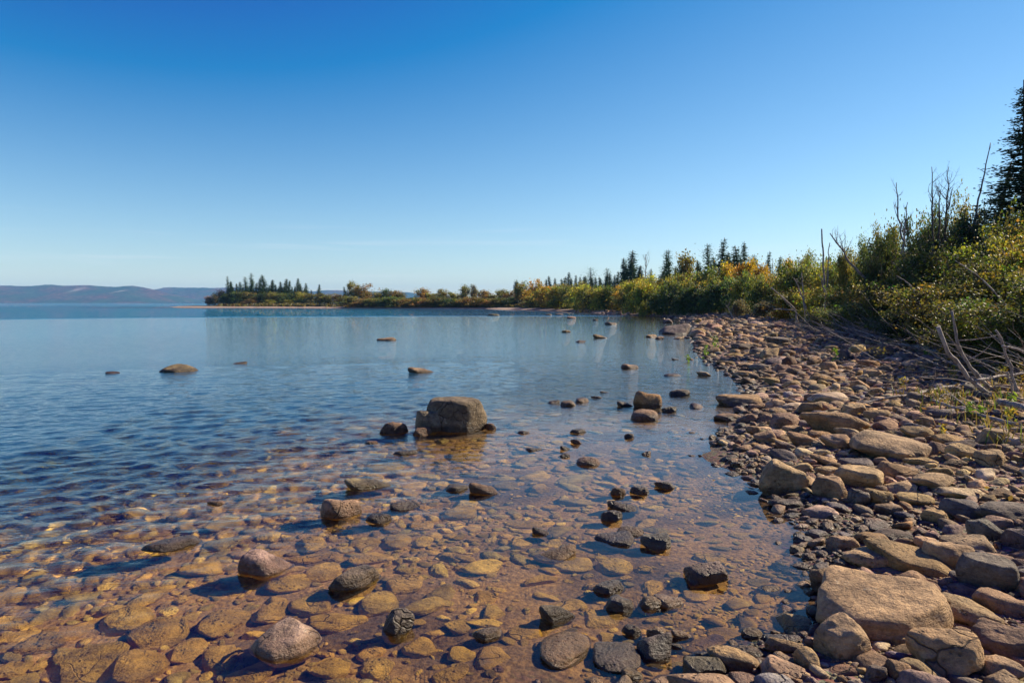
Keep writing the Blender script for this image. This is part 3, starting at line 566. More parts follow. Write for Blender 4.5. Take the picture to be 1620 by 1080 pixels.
for i, c in enumerate(CAND):
    e = np.random.default_rng(9000 + i); W, D, Ht, top = dims(c, e); k = int(e.integers(0, len(PAL))); rz = e.uniform(0, 6.28)
    pxy = to_px((c[0], c[1], top))
    if len(STONES) < 300 and c[1] > 2.7 and -10 < pxy[0] < 1630 and pxy[1] < 1085:
        wh = 's' if top < -.01 else ('e' if c[3] < -.1 else 'd')
        place_stone(c[0], c[1], top, Ht, W, D, rz, PALN[k], HERO[int(e.integers(0, NV))], None, wh, pxy, 'stone'); OCC.pop(); continue
    d = math.hypot(c[0], c[1]); P, Fc = (MIDM[int(e.integers(0, 12))] if c[2] > .055 and d < 9 and c[2] / d > .011 else (LOW[int(e.integers(0, 10))] if c[2] > .02 else TINY[int(e.integers(0, 6))]))
    tx, ty = e.normal(0, .14, 2); ca, sa = math.cos(rz), math.sin(rz)
    Q = P * (W, D, Ht); Q = np.stack([Q[:, 0], Q[:, 1], Q[:, 2] + tx * Q[:, 0] + ty * Q[:, 1]], -1)
    Q = np.stack([ca * Q[:, 0] - sa * Q[:, 1] + c[0], sa * Q[:, 0] + ca * Q[:, 1] + c[1], Q[:, 2] + top - Ht / 2], -1)
    t = PAL[k] * e.uniform(.55, 1.35) * np.array([1, e.uniform(.90, 1.08), e.uniform(.80, 1.25)])
    acc['beach_cobbles' if c[3] > -.1 else 'lake_bed_cobbles'].append((Q, Fc, t))
LBL = {'beach_cobbles': 'loose brown cobbles and pebbles covering the beach', 'lake_bed_cobbles': 'ochre silted cobbles covering the shallow lake bed'}
for nm, lst in acc.items():
    V = np.concatenate([q[0] for q in lst]); off = np.cumsum([0] + [len(q[0]) for q in lst[:-1]])
    Fc = np.concatenate([q[1] + o_ for q, o_ in zip(lst, off)]); T = np.concatenate([np.tile(q[2], (len(q[0]), 1)) for q in lst])
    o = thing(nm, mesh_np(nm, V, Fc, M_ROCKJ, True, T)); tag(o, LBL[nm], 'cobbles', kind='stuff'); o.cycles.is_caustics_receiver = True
    print(nm, len(lst), len(Fc))

# labels of the stones: told apart by look and by the nearest stone one can find
LAND = {0: 'big flat pitted slab', 1: 'egg-shaped tan stone', 6: 'blocky chipped tan stone', 8: 'smooth grey boulder', 12: 'dark sloping slab', 18: 'knobbly pitted rock', 25: 'mottled grey-green boulder', 27: 'rounded tan boulder at the water edge',
        30: 'smooth domed tan stone', 44: 'large angular slab', 45: 'broad flat brown slab', 47: 'flat-topped boulder on the waterline'}
marks = []
for i, s_ in enumerate(STONES[:NHERO]):
    t = LAND.get(i)
    if s_['label']:
        for key, nm in (('large grey-olive', 'large boulder in the shallows'), ('lone domed', 'lone domed rock in open water'), ('pink peaked', 'pink-peaked rock'), ('pink patch', 'wet rock with a pink patch'), ('flat mossy rock just', 'flat mossy rock'),
                        ('long slanting wet', 'long slanting wet slab'), ('lone sharp-crested', 'lone sharp-crested grey stone'), ('jagged dark wet', 'jagged dark wet rock'), ('ochre topped', 'ochre topped rock offshore'), ('flat dark ledge of', 'flat dark ledge'),
                        ('squarish tan stone by', 'squarish stone by the inlet'), ('dark round boulder alone', 'dark boulder near the fallen branches'), ('smooth oval stone under', 'smooth oval stone under water'), ('broad wet brown', 'broad wet brown stone'),
                        ('rounded brown boulder among', 'boulder among weeds'), ('domed dark stone', 'domed dark stone'), ('pyramid', 'pyramid-shaped stone'), ('glossy reddish', 'glossy reddish stone'), ('front stone of', 'dark pair of stones'),
                        ('broad pale-topped', 'broad pale-topped stone'), ('long dark rock just', 'long dark rock awash')):
            if key in s_['label']: t = nm
    if t: marks.append((t, s_['px'], i))
STATE = {'d': 'dry', 'e': 'wet', 's': 'submerged'}
bk = {}
for i, s_ in enumerate(STONES):
    if s_['label']: continue
    a = min((m for m in marks if m[2] != i), key=lambda m: math.hypot(m[1][0] - s_['px'][0], 1.6 * (m[1][1] - s_['px'][1])))
    dx, dy = s_['px'][0] - a[1][0], s_['px'][1] - a[1][1]
    rel = ('left of' if dx < 0 else 'right of') if abs(dx) > 1.4 * abs(dy) else ('behind' if dy < 0 else 'in front of')
    bk.setdefault((STATE[s_['where']], CW[s_['col']], rel, a[0]), []).append((math.hypot(dx, dy), s_))
for (st, cw, rel, nm), lst in bk.items():
    lst.sort(key=lambda q: q[0])
    for j, (_, s_) in enumerate(lst):
        s_['label'] = f'{st} {cw} stone {rel} the {nm}' if len(lst) == 1 else f'{st} {cw} stone, {ordw(j)} nearest {rel} the {nm}'
GRP = {'d': 'stones lying on the beach', 'e': 'stones standing in the shallows', 's': 'stones lying under the water'}
for s_ in STONES: tag(s_['o'], s_['label'], 'boulder' if s_['o'].name.startswith('boulder') else 'stone', GRP[s_['where']])

# ------------------------------------------------------------------ wood: tubes
class Tube:
    def __init__(s): s.V = []; s.F = []; s.n = 0
    def add(s, pts, rad, sides=7):
        pts = np.asarray(pts, float); m = len(pts); rad = np.broadcast_to(np.asarray(rad, float), (m,))
        T = np.gradient(pts, axis=0); T /= np.linalg.norm(T, axis=1)[:, None] + 1e-9
        a = np.cross(T, (0.31, 0.17, 0.93)); bad = np.linalg.norm(a, axis=1) < .05; a[bad] = np.cross(T[bad], (1, 0, 0)); a /= np.linalg.norm(a, axis=1)[:, None]; b = np.cross(T, a)
        th = np.linspace(0, 2 * math.pi, sides, endpoint=False)
        V = pts[:, None] + rad[:, None, None] * (np.cos(th)[None, :, None] * a[:, None] + np.sin(th)[None, :, None] * b[:, None])
        i = np.arange(m * sides).reshape(m, sides); j = np.roll(i, -1, 1)
        s.F.append(np.stack([i[:-1], j[:-1], j[1:], i[1:]], -1).reshape(-1, 4) + s.n); s.V.append(V.reshape(-1, 3)); s.n += m * sides
        e0, e1 = i[0], i[-1]; c = s.n; s.V.append(pts[[0, -1]]); s.n += 2
        k = s.n - m * sides - 2
        s.F.append(np.stack([np.full(sides, c), np.roll(e0, -1) + k, e0 + k, np.full(sides, c)], -1)); s.F.append(np.stack([np.full(sides, c + 1), e1 + k, np.roll(e1, -1) + k, np.full(sides, c + 1)], -1))
    def mesh(s, name, mat):
        V = np.concatenate(s.V); Fq = np.concatenate(s.F); tri = Fq[:, 0] == Fq[:, 3]
        me = bpy.data.meshes.new(name); me.from_pydata(V.tolist(), [], [f[:3].tolist() if t else f.tolist() for f, t in zip(Fq, tri)])
        me.polygons.foreach_set('use_smooth', [True] * len(me.polygons)); me.materials.append(mat); me.update(); return me
def wander(p0, d, L, n, rngk, wig=.12, up=0.0):
    p = [np.array(p0, float)]; d = np.array(d, float); d /= np.linalg.norm(d)
    for _ in range(n):
        d = d + rngk.normal(0, wig, 3) + (0, 0, up); d /= np.linalg.norm(d); p.append(p[-1] + d * L / n)
    return np.array(p)

# ------------------------------------------------------------------ foliage meshes
def quads(P, N, U, L, Wd):
    """leaf cards: centre P, length axis U, normal N"""
    S = np.cross(N, U); S /= np.linalg.norm(S, axis=1)[:, None] + 1e-9
    L = np.broadcast_to(L, (len(P),))[:, None]; Wd = np.broadcast_to(Wd, (len(P),))[:, None]
    V = np.stack([P - U * L / 2, P + S * Wd / 2, P + U * L / 2 + N * L * .08, P - S * Wd / 2], 1).reshape(-1, 3)
    return V, np.arange(len(P) * 4).reshape(-1, 4)
def unit(v): return v / (np.linalg.norm(v, axis=-1, keepdims=True) + 1e-9)
def spruce_mesh(seed, levels, nb, nt, size, style='cone', ragged=.25):
    """unit tree: height 1, crown radius 1 at scale; returns trunk and crown meshes"""
    r = np.random.default_rng(seed); P = []; U = []; Nn = []; Ls = []; tr = Tube()
    bend = r.normal(0, .03, 2)
    ax = lambda t: np.array([bend[0] * t * t, bend[1] * t * t, t])
    tr.add([ax(t) for t in np.linspace(-.02, 1, 9)], np.linspace(.016, .002, 9), 6)
    for k in range(levels):
        t = .07 + .91 * (k + r.uniform(-.3, .3)) / levels; t = min(max(t, .05), .985)
        if style == 'cone': rad = .235 * (1 - t) ** 1.25 * (1 if t > .15 else .8) + .005
        elif style == 'narrow': rad = .175 * (1 - t) ** 1.2 * (.85 + .25 * math.sin(9 * t + seed)) + .006
        elif style == 'club': rad = (.11 * (1 - t) + .03) * (1.0 if t < .72 else 0) + (.055 * math.sin(math.pi * min((t - .68) / .34, 1)) if t > .7 else 0) + .012
        elif style == 'sparse': rad = .22 * (1 - t) ** .7 * (.55 + .5 * (k % 3 == 0)) + .012
        else: rad = (.02 if t < .45 else .24 * math.sin(math.pi * (t - .4) / .62) ** .7 * (.5 + .6 * (k % 3 == 0))) + .01   # pine
        for b in range(nb):
            if r.random() < ragged * .6: continue
            az = r.uniform(0, 6.28); L = rad * r.uniform(1 - ragged * 1.4, 1.15); dr = r.uniform(-.45, -.05) if t < .7 else r.uniform(-.3, .0)
            if style in ('pine',): dr = r.uniform(-.05, .3)
            q = np.linspace(.12 if nt > 4 else .3, 1, nt) + r.uniform(-.05, .05, nt)
            d = np.array([math.cos(az), math.sin(az), 0]); c = ax(t) + d * (L * q)[:, None] + np.array([0, 0, 1]) * (dr * L * q + (.35 if t < .7 else .15) * L * q * q)[:, None]
            c += r.normal(0, .05 * L + .15 * size, c.shape)
            side = np.cross(d, (0, 0, 1)); fan = r.normal(0, .75, nt)[:, None]
            P.append(c); U.append(unit(d + side * fan + r.normal(0, .18, (nt, 3)))); Nn.append(unit(np.array([0, 0, 1]) + r.normal(0, .5, (nt, 3)))); Ls.append(size * r.uniform(.6, 1.3, nt) * (1 - .45 * q) * (1.14 - .92 * t))
        if nt > 6 and k % 2 == 0:
            az = r.uniform(0, 6.28); tr.add([ax(t), ax(t) + np.array([math.cos(az), math.sin(az), -.1]) * rad * .8], [.004, .001], 4)
    P, U, Nn, Ls = np.concatenate(P), np.concatenate(U), np.concatenate(Nn), np.concatenate(Ls)
    Nn = unit(Nn - U * (Nn * U).sum(1)[:, None]); V, Fc = quads(P, Nn, U, Ls, Ls * .42)
    N2 = np.cross(Nn, U); V2, F2 = quads(P, N2, U, Ls * .9, Ls * .36)
    T = np.repeat((r.uniform(.55, 1.35, len(P))[:, None] * (1 + r.normal(0, .08, (len(P), 3)))), 4, 0)
    me = mesh_np('crown', np.concatenate([V, V2]), np.concatenate([Fc, F2 + len(V)]), M_NEEDLE, False, np.concatenate([T, T]))
    return tr.mesh('trunk', M_BARK), me
def bush_mesh(seed, nleaf, size, stems=6, clusters=46, low=.08, spread=1.0, mat=None, tree=False, hue=.12, twigs=5, tight=1.0):
    """unit bush: height 1, radius about .5"""
    r = np.random.default_rng(seed); tr = Tube(); C = []
    for s_ in range(stems):
        az = r.uniform(0, 6.28); lean = r.uniform(.05, .55) * spread; d = (math.cos(az) * lean, math.sin(az) * lean, 1)
        L = r.uniform(.62, .98); p = wander((math.cos(az) * .03, math.sin(az) * .03, -.03), d, L, 8, r, .09, .03); tr.add(p, np.linspace(.013 if not tree else .02, .003, 9), 5)
        C.append(p[3 if not tree else 5:])
        for b in range(twigs):
            k = int(r.integers(2 if not tree else 4, 8)); a2 = r.uniform(0, 6.28); q = wander(p[k], (math.cos(a2), math.sin(a2), r.uniform(.2, .9)), r.uniform(.12, .30) * spread, 4, r, .15)
            tr.add(q, np.linspace(.006, .0015, 5), 4); C.append(q[1:])
    C = np.concatenate(C); C = C[C[:, 2] > low]; m = len(C)
    extra = np.stack([r.normal(0, .24 * spread, clusters), r.normal(0, .24 * spread, clusters), low + (.9 - low) * r.random(clusters) ** 1.1], -1)
    extra[:, :2] *= (1 - .55 * np.clip(extra[:, 2:] - .35, 0, 1)); C = np.concatenate([C, extra])
    wt = r.uniform(.08, 1.0, len(C)) ** 2.6; k = r.choice(len(C), nleaf, p=wt / wt.sum())
    rad = tight * (.045 + .05 * r.random(len(C)))[k]
    P = C[k] + r.normal(0, 1, (nleaf, 3)) * rad[:, None] * (1.15, 1.15, .8); P[:, 2] = np.maximum(P[:, 2], .01)
    Nn = unit(r.normal(0, .7, (nleaf, 3)) + (0, 0, .55)); U = unit(r.normal(0, 1, (nleaf, 3))); U = unit(U - Nn * (U * Nn).sum(1)[:, None])
    L = size * r.uniform(.6, 1.35, nleaf); V, Fc = quads(P, Nn, U, L, L * .68)
    ct = 1 + r.normal(0, .18, (len(C), 1)) + r.normal(0, hue, (len(C), 3)) * (1.2, .5, .6)
    T = ct[k] * r.uniform(.6, 1.4, (nleaf, 1)) * (1 + r.normal(0, .08, (nleaf, 3))); yel = r.random(nleaf) < .05; T[yel] *= (2.2, 1.9, 1.1)
    return tr.mesh('stem' if not tree else 'trunk', M_BARK if not tree else M_GREYWOOD), mesh_np('foliage' if not tree else 'crown', V, Fc, mat or M_LEAF, False, np.repeat(np.clip(T, .1, 3), 4, 0))

def put(name, meshes, names, X, Y, H, Rw, rz, col, label, cat, group, zoff=-.05):
    root = bpy.data.objects.new(name, None); link(root); root.location = (X, Y, hz(X, Y) + zoff); root.rotation_euler = (0, 0, rz); root.scale = (Rw, Rw, H); root.empty_display_size = .1
    for me, n in zip(meshes, names):
        c = bpy.data.objects.new(n, me); link(c); c.parent = root; c.color = (*col, 1)
    return tag(root, label, cat, group)
SP = {st: [spruce_mesh(40 + i * 3 + j * 17, 40, 9, 6, .072, st, .22) for i in range(3)] for j, st in enumerate(('cone', 'narrow', 'club', 'sparse', 'pine'))}
BF = [bush_mesh(200 + i, 4200, .058, 5, 60) for i in range(6)]
BT = [bush_mesh(230 + i, 4200, .052, 3, 46, .3, .85, None, True) for i in range(4)]
GREEN = (.066, .125, .045); DGREEN = (.030, .070, .034); BLUEG = (.052, .105, .060)
prn = random.Random(3)
def tree_px(px, top, Y): 
    p = at_dist(px, top, Y); return p[0], p[2]
def spruces(lst, group, phrase, col=GREEN):
    lst = sorted(lst); n = {}
    for k, (px, top, Y, st, wd) in enumerate(lst):
        X, zt = tree_px(px, top, Y); H = (zt - hz(X, Y) + .05) * 1.0
        j = prn.uniform(.8, 1.25); c = tuple(v * j for v in col)
        adj = {'cone': 'dense pointed dark green', 'narrow': 'slender dark green', 'club': 'thin club-topped dark green', 'sparse': 'open-branched dark green', 'pine': 'layered broad-topped dark'}[st]
        kind = 'pine' if st == 'pine' else 'spruce'
        put(f'{kind}_tree', SP[st][prn.randrange(3)], ('trunk', 'crown'), X, Y, H, H * wd * {'cone': 1.95, 'narrow': 1.9, 'club': 1.25, 'sparse': 1.5, 'pine': 1.15}[st] * prn.uniform(.85, 1.3), prn.uniform(0, 6.28), c, f'{adj} {kind}, {ordw(k)} from the left {phrase}', 'tree', group)
def shrubs(lst, group, phrase):
    lst = sorted(lst, key=lambda q: q[0]); n = {}
    for (px, top, Y, wpx, cn) in lst:
        X, zt = tree_px(px, top, Y); H = max(zt - hz(X, Y) + .1, .5); Rw = 1.25 * wpx * Y / F
        c = SHC[cn]; j = prn.uniform(.85, 1.18); k = n[cn] = n.get(cn, -1) + 1
        tall = H > 1.9 * Rw
        m = BT[prn.randrange(4)] if tall else BF[prn.randrange(len(BF))]
        put('leafy_tree' if tall else 'shrub', m, ('trunk', 'crown') if tall else ('stem', 'foliage'), X, Y, H * 1.16, Rw * (1.15 if not tall else 1.3), prn.uniform(0, 6.28), tuple(v * j * 1.22 for v in c),
            f'{SHN[cn]} {"leafy tree" if tall else "shrub"}, {ordw(k)} from the left {phrase}', 'tree' if tall else 'shrub', group)
SHC = {'gold': (.34, .22, .035), 'yellow': (.40, .30, .03), 'orange': (.40, .23, .04), 'olive': (.16, .15, .045), 'green': (.11, .135, .035), 'lime': (.25, .24, .045), 'dark': (.065, .095, .036), 'rust': (.22, .15, .055), 'grey': (.16, .15, .10), 'mauve': (.25, .18, .17)}
SHN = {'gold': 'golden', 'yellow': 'bright yellow', 'orange': 'orange', 'olive': 'olive', 'green': 'green', 'lime': 'yellow-green', 'dark': 'dark green', 'rust': 'rusty brown', 'grey': 'grey-green', 'mauve': 'bare pinkish'}
ISL = 'on the island-like wooded spit'
spruces([(360, 436, 266, 'club', .85), (366, 444, 268, 'narrow', 1), (369, 446, 270, 'narrow', 1), (374, 448, 268, 'narrow', 1.1), (379, 445, 264, 'cone', 1), (389, 437, 268, 'club', 1.1), (395, 442, 272, 'narrow', 1), (398, 431, 266, 'club', 1.2), (404, 447, 264, 'cone', .9), (410, 439, 270, 'cone', .9),
         (419, 434, 266, 'cone', .95), (428, 442, 268, 'narrow', 1), (431, 442, 272, 'narrow', .9), (437, 449, 264, 'cone', 1), (446, 445, 268, 'narrow', 1), (452, 440, 264, 'cone', 1.2), (456, 443, 268, 'cone', 1), (462, 453, 270, 'narrow', 1), (470, 439, 266, 'cone', .9), (476, 447, 262, 'cone', 1.1), (485, 447, 264, 'cone', 1), (383, 452, 262, 'cone', .9), (393, 453, 262, 'cone', .9), (414, 450, 262, 'cone', .9), (424, 451, 262, 'cone', .9), (441, 452, 262, 'cone', 1), (449, 453, 261, 'cone', .9), (466, 452, 261, 'cone', .9), (481, 454, 260, 'cone', 1), (493, 458, 258, 'cone', 1), (364, 455, 263, 'cone', .9), (504, 449, 258, 'cone', .9), (547, 453, 248, 'narrow', 1)],
        'conifers on the wooded spit', ISL)
shrubs([(331, 470, 266, 12, 'mauve'), (339, 466, 264, 14, 'grey'), (349, 461, 266, 14, 'mauve'), (358, 465, 262, 16, 'dark'), (372, 464, 260, 18, 'dark'), (386, 463, 262, 18, 'olive'), (400, 464, 260, 18, 'olive'), (416, 463, 260, 20, 'dark'), (432, 464, 258, 20, 'olive'), (446, 466, 258, 18, 'green'), (462, 466, 256, 20, 'dark'), (476, 464, 256, 20, 'lime'), (490, 466, 254, 18, 'olive'), (506, 466, 252, 20, 'olive'), (520, 466, 250, 18, 'olive'), (534, 467, 248, 18, 'rust'), (548, 468, 246, 18, 'olive'), (395, 474, 256, 18, 'rust'), (428, 475, 255, 18, 'lime'), (455, 475, 254, 18, 'lime')],
       'low shrubs on the wooded spit', ISL)
BAR = 'along the far sandy bar'
bl = [(560, 449, 240, 14, 'olive'), (577, 452, 238, 22, 'rust'), (597, 464, 234, 20, 'olive'), (613, 460, 232, 16, 'dark'), (628, 462, 230, 20, 'rust'), (637, 466, 228, 18, 'olive'), (652, 472, 226, 22, 'dark'), (667, 459, 224, 18, 'rust'), (680, 466, 222, 20, 'olive'), (700, 460, 220, 20, 'olive'), (718, 466, 218, 26, 'olive'), (737, 455, 216, 14, 'olive'), (748, 454, 214, 12, 'grey'), (763, 462, 212, 22, 'rust'), (780, 468, 210, 22, 'olive'), (795, 461, 206, 20, 'olive'), (810, 463, 200, 18, 'rust'), (817, 449, 204, 9, 'dark'), (827, 450, 198, 20, 'olive'), (847, 445, 192, 24, 'gold'), (838, 462, 188, 22, 'gold')]
bl += [(555 + i * 17, 471 + (i * 7 % 4), 226 - i * 2.4, 26, ['olive', 'rust', 'olive', 'dark', 'green', 'rust'][i % 6]) for i in range(16)]
shrubs(bl, 'shrubs along the far sandy bar', BAR)
BAY = 'in the wood behind the far bay'
spruces([(865, 441, 185, 'narrow', 1), (871, 436, 184, 'narrow', 1), (878, 439, 182, 'narrow', 1), (889, 437, 178, 'narrow', 1), (893, 440, 176, 'narrow', 1), (899, 430, 174, 'cone', .8), (905, 439, 172, 'narrow', 1), (911, 434, 170, 'cone', .8), (918, 437, 168, 'narrow', .9), (926, 439, 165, 'narrow', 1), (934, 422, 160, 'pine', 1.1), (943, 438, 158, 'narrow', 1), (947, 440, 156, 'narrow', 1), (953, 437, 154, 'narrow', .9), (962, 423, 150, 'club', 1), (965, 432, 148, 'narrow', 1), (977, 428, 144, 'cone', .7), (984, 438, 142, 'cone', .9), (987, 407, 138, 'narrow', .8), (991, 409, 138, 'club', .9), (997, 395, 134, 'narrow', 1.2), (1002, 412, 132, 'narrow', .9), (1012, 419, 128, 'narrow', .9), (1008, 420, 128, 'cone', .8), (972, 434, 146, 'cone', .9), (957, 436, 152, 'cone', .9), (939, 436, 158, 'cone', .9), (922, 436, 164, 'cone', .9), (1018, 428, 126, 'cone', .8), (1029, 424, 122, 'narrow', 1)],
        'conifers in the wood behind the far bay', BAY, BLUEG)
shrubs([(860, 464, 172, 20, 'yellow'), (876, 456, 166, 24, 'gold'), (892, 453, 162, 24, 'olive'), (905, 458, 158, 22, 'yellow'), (918, 450, 156, 22, 'olive'), (930, 456, 150, 18, 'gold'), (948, 456, 140, 28, 'green'), (966, 460, 134, 24, 'olive'), (980, 456, 128, 24, 'gold'), (994, 452, 122, 24, 'lime'), (1008, 449, 116, 26, 'gold'), (885, 468, 158, 26, 'rust'), (910, 470, 148, 24, 'rust'), (935, 469, 138, 24, 'dark'), (955, 468, 128, 26, 'dark'), (975, 468, 118, 28, 'dark'), (995, 470, 110, 26, 'green'), (848, 470, 180, 24, 'rust')],
       'leafy growth in the wood behind the far bay', BAY)
STD = 'in the stand above the stony point'
spruces([(1046, 426, 112, 'narrow', 1), (1054, 395, 112, 'club', .85), (1060, 394, 110, 'club', .85), (1038, 432, 116, 'narrow', 1), (1123, 385, 98, 'sparse', 1), (1140, 376, 94, 'cone', .85), (1155, 402, 100, 'narrow', .8), (1171, 387, 92, 'cone', .9), (1178, 381, 96, 'cone', .8), (1189, 402, 92, 'sparse', .9), (1090, 424, 104, 'narrow', 1), (1102, 416, 102, 'cone', .8), (1112, 410, 100, 'narrow', 1), (1131, 404, 98, 'cone', .8), (1148, 398, 97, 'narrow', 1), (1162, 400, 95, 'cone', .8), (1200, 412, 88, 'cone', .9), (1072, 420, 108, 'cone', .8), (1213, 397, 84, 'cone', .7), (1231, 405, 80, 'cone', .75)],
        'conifers in the stand above the stony point', STD, GREEN)
shrubs([(1085, 411, 96, 30, 'olive'), (1030, 443, 100, 24, 'lime'), (1018, 447, 104, 24, 'gold'), (1046, 446, 96, 26, 'olive'), (1064, 442, 90, 28, 'lime'), (1080, 440, 88, 28, 'olive'), (1100, 438, 88, 28, 'lime'), (1116, 437, 84, 26, 'dark'), (1132, 430, 82, 26, 'green'), (1149, 424, 82, 26, 'yellow'), (1163, 430, 80, 22, 'orange'), (1176, 426, 78, 22, 'orange'), (1191, 419, 78, 26, 'yellow'), (1204, 428, 74, 24, 'gold'), (1218, 438, 70, 24, 'gold'),
        (1020, 466, 92, 28, 'green'), (1042, 466, 86, 30, 'dark'), (1062, 464, 82, 30, 'dark'), (1082, 460, 78, 30, 'dark'), (1102, 458, 76, 30, 'dark'), (1122, 456, 74, 30, 'dark'), (1142, 452, 72, 30, 'dark'), (1160, 450, 70, 30, 'dark'), (1178, 452, 68, 28, 'olive'), (1196, 454, 64, 28, 'olive'), (1168, 477, 60, 22, 'grey'), (1206, 481, 50, 28, 'grey'), (1018, 480, 84, 13, 'lime'), (1240, 484, 44, 30, 'gold')],
       'leafy growth in the stand above the stony point', STD)
fl = []
for i in range(30):
    px = 842 + i * 13.6 + prn.uniform(-3, 3); Yd = float(np.interp(px, [842, 900, 950, 1000, 1060, 1120, 1180, 1240], [172, 142, 122, 99, 84, 76, 68, 52])); tp = float(np.interp(px, [842, 900, 950, 1000, 1060, 1120, 1180, 1240], [462, 460, 460, 455, 452, 446, 442, 452]))
    fl.append((px, tp + prn.uniform(-5, 9), Yd + prn.uniform(-3, 3), 27, prn.choice(['lime', 'lime', 'olive', 'green', 'gold', 'green'])))
shrubs(fl, 'leafy growth along the far wood edge', 'along the edge of the far wood')
THK = 'in the alder thicket behind the beach'
BN = [bush_mesh(260 + i, 9000, .040, 10, 50, .08, 1.1, None, False, .13, 8, .8) for i in range(5)]
BF_keep = BF; BF = BN
shrubs([(1236, 440, 58, 40, 'olive'), (1256, 428, 54, 44, 'lime'), (1275, 412, 52, 44, 'green'), (1290, 411, 48, 44, 'green'), (1310, 430, 46, 44, 'olive'), (1325, 421, 44, 44, 'lime'), (1343, 420, 42, 46, 'green'), (1361, 408, 40, 44, 'olive'), (1378, 414, 38, 46, 'olive'), (1255, 462, 44, 44, 'olive'), (1280, 460, 40, 50, 'lime'), (1305, 462, 37, 50, 'lime'), (1330, 460, 34, 54, 'olive'), (1355, 456, 32, 56, 'green'), (1385, 452, 30, 60, 'olive'), (1300, 490, 30, 40, 'olive'), (1340, 486, 28, 50, 'green'), (1395, 480, 26, 60, 'dark'), (1400, 425, 36, 50, 'green')],
       'alder shrubs behind the beach', THK)
BTK = BT; BT = [bush_mesh(310 + i, 7000, .030, 4, 12, .30, .75, None, True, .12, 9, .75) for i in range(3)] * 2
shrubs([(1342, 396, 37, 34, 'olive'), (1366, 384, 35, 34, 'green'), (1388, 366, 33, 34, 'olive'), (1412, 372, 32, 36, 'green'), (1446, 348, 29, 44, 'olive'), (1466, 334, 28, 40, 'dark'), (1522, 322, 27, 46, 'olive'), (1276, 402, 56, 26, 'olive'), (1252, 412, 60, 26, 'gold')],
       'slender leafy trees over the thicket', 'of the slender trees over the thicket')
BT = BTK; BF = BF_keep
NEARB = [bush_mesh(280 + i, 15000, .027, 15, 34, .03, 1.15, None, False, .14, 10, .62) for i in range(4)]
EDG = 'in the dense thicket beside the driftwood'
def near_shrubs(lst):
    for k, (px, top, Y, wpx, cn, lab) in enumerate(lst):
        X, zt = tree_px(px, top, Y); H = max(zt - hz(X, Y) + .1, .5); c = SHC[cn]; j = prn.uniform(.85, 1.15)
        put('shrub', NEARB[k % 4], ('stem', 'foliage'), X, Y, H * 1.05, wpx * Y / F * 1.1, prn.uniform(0, 6.28), tuple(v * j * .85 for v in c), lab, 'shrub', 'leafy shrubs beside the driftwood')
near_shrubs([(1425, 440, 23, 110, 'olive', 'dim olive shrub where the thicket meets the fallen branches'), (1460, 400, 22, 120, 'green', 'tall dark leafy shrub under the bare many-stemmed tree'), (1500, 385, 20, 130, 'green', 'tall green shrub under the smaller big spruce'),
             (1490, 440, 16.5, 150, 'olive', 'olive shrub crossed by a pale dead branch'), (1550, 400, 17, 150, 'green', 'tall green leafy shrub in front of the big spruces'), (1600, 385, 16, 150, 'lime', 'bright yellow-green shrub at the picture edge below the tallest spruce'),
             (1440, 485, 19, 110, 'dark', 'shady dark shrub low behind the fallen branches'), (1540, 470, 13.5, 150, 'olive', 'low olive shrub behind the two curved grey poles'), (1605, 490, 12.5, 140, 'green', 'low green shrub behind the leaning pole at the picture edge'), (1650, 440, 12, 200, 'green', 'leafy green shrub cut off by the picture edge'),
             (1640, 350, 18, 150, 'lime', 'tall leafy shrub cut off by the picture edge under the tallest spruce'), (1395, 360, 27, 60, 'dark', 'thin leafy sapling rising beside the two wavy dead trunks'),
             (1505, 335, 25, 95, 'dark', 'dark leafy tree between the bare clump and the shorter big spruce'), (1548, 338, 22.5, 85, 'dark', 'dark leafy growth at the foot of the shorter big spruce'), (1600, 330, 20.5, 100, 'green', 'green leafy growth in front of the tallest spruce')])
for k, (X, Y, H, lab) in enumerate(((9.9, 6.6, 2.8, 'leafy tree just outside the picture beside the driftwood end of the beach'), (8.2, 5.4, 3.6, 'leafy tree just outside the picture shading the corner stones'))):
    put('leafy_tree', NEARB[(k + 1) % 4], ('trunk', 'crown'), X, Y, H, H * .75, k * 2.0, (.12, .14, .035), lab, 'tree', 'leafy trees outside the picture')
big = [spruce_mesh(90 + i, 58, 9, 16, .034, 'cone', .35) for i in range(2)]
for px, top, Y, wd, rz, lab, m in ((1572, 255, 25, 2.1, .4, 'big dark spruce behind the thicket, shorter of the two', 0), (1634, 128, 23, 2.0, 2.0, 'tallest dark spruce leaning into the picture at its edge', 1)):
    X, zt = tree_px(px, top, Y); H = zt - hz(X, Y) + .05
    put('spruce_tree', big[m], ('trunk', 'crown'), X, Y, H, H * wd, rz, (.034, .066, .040), lab, 'tree', 'big spruces behind the thicket')

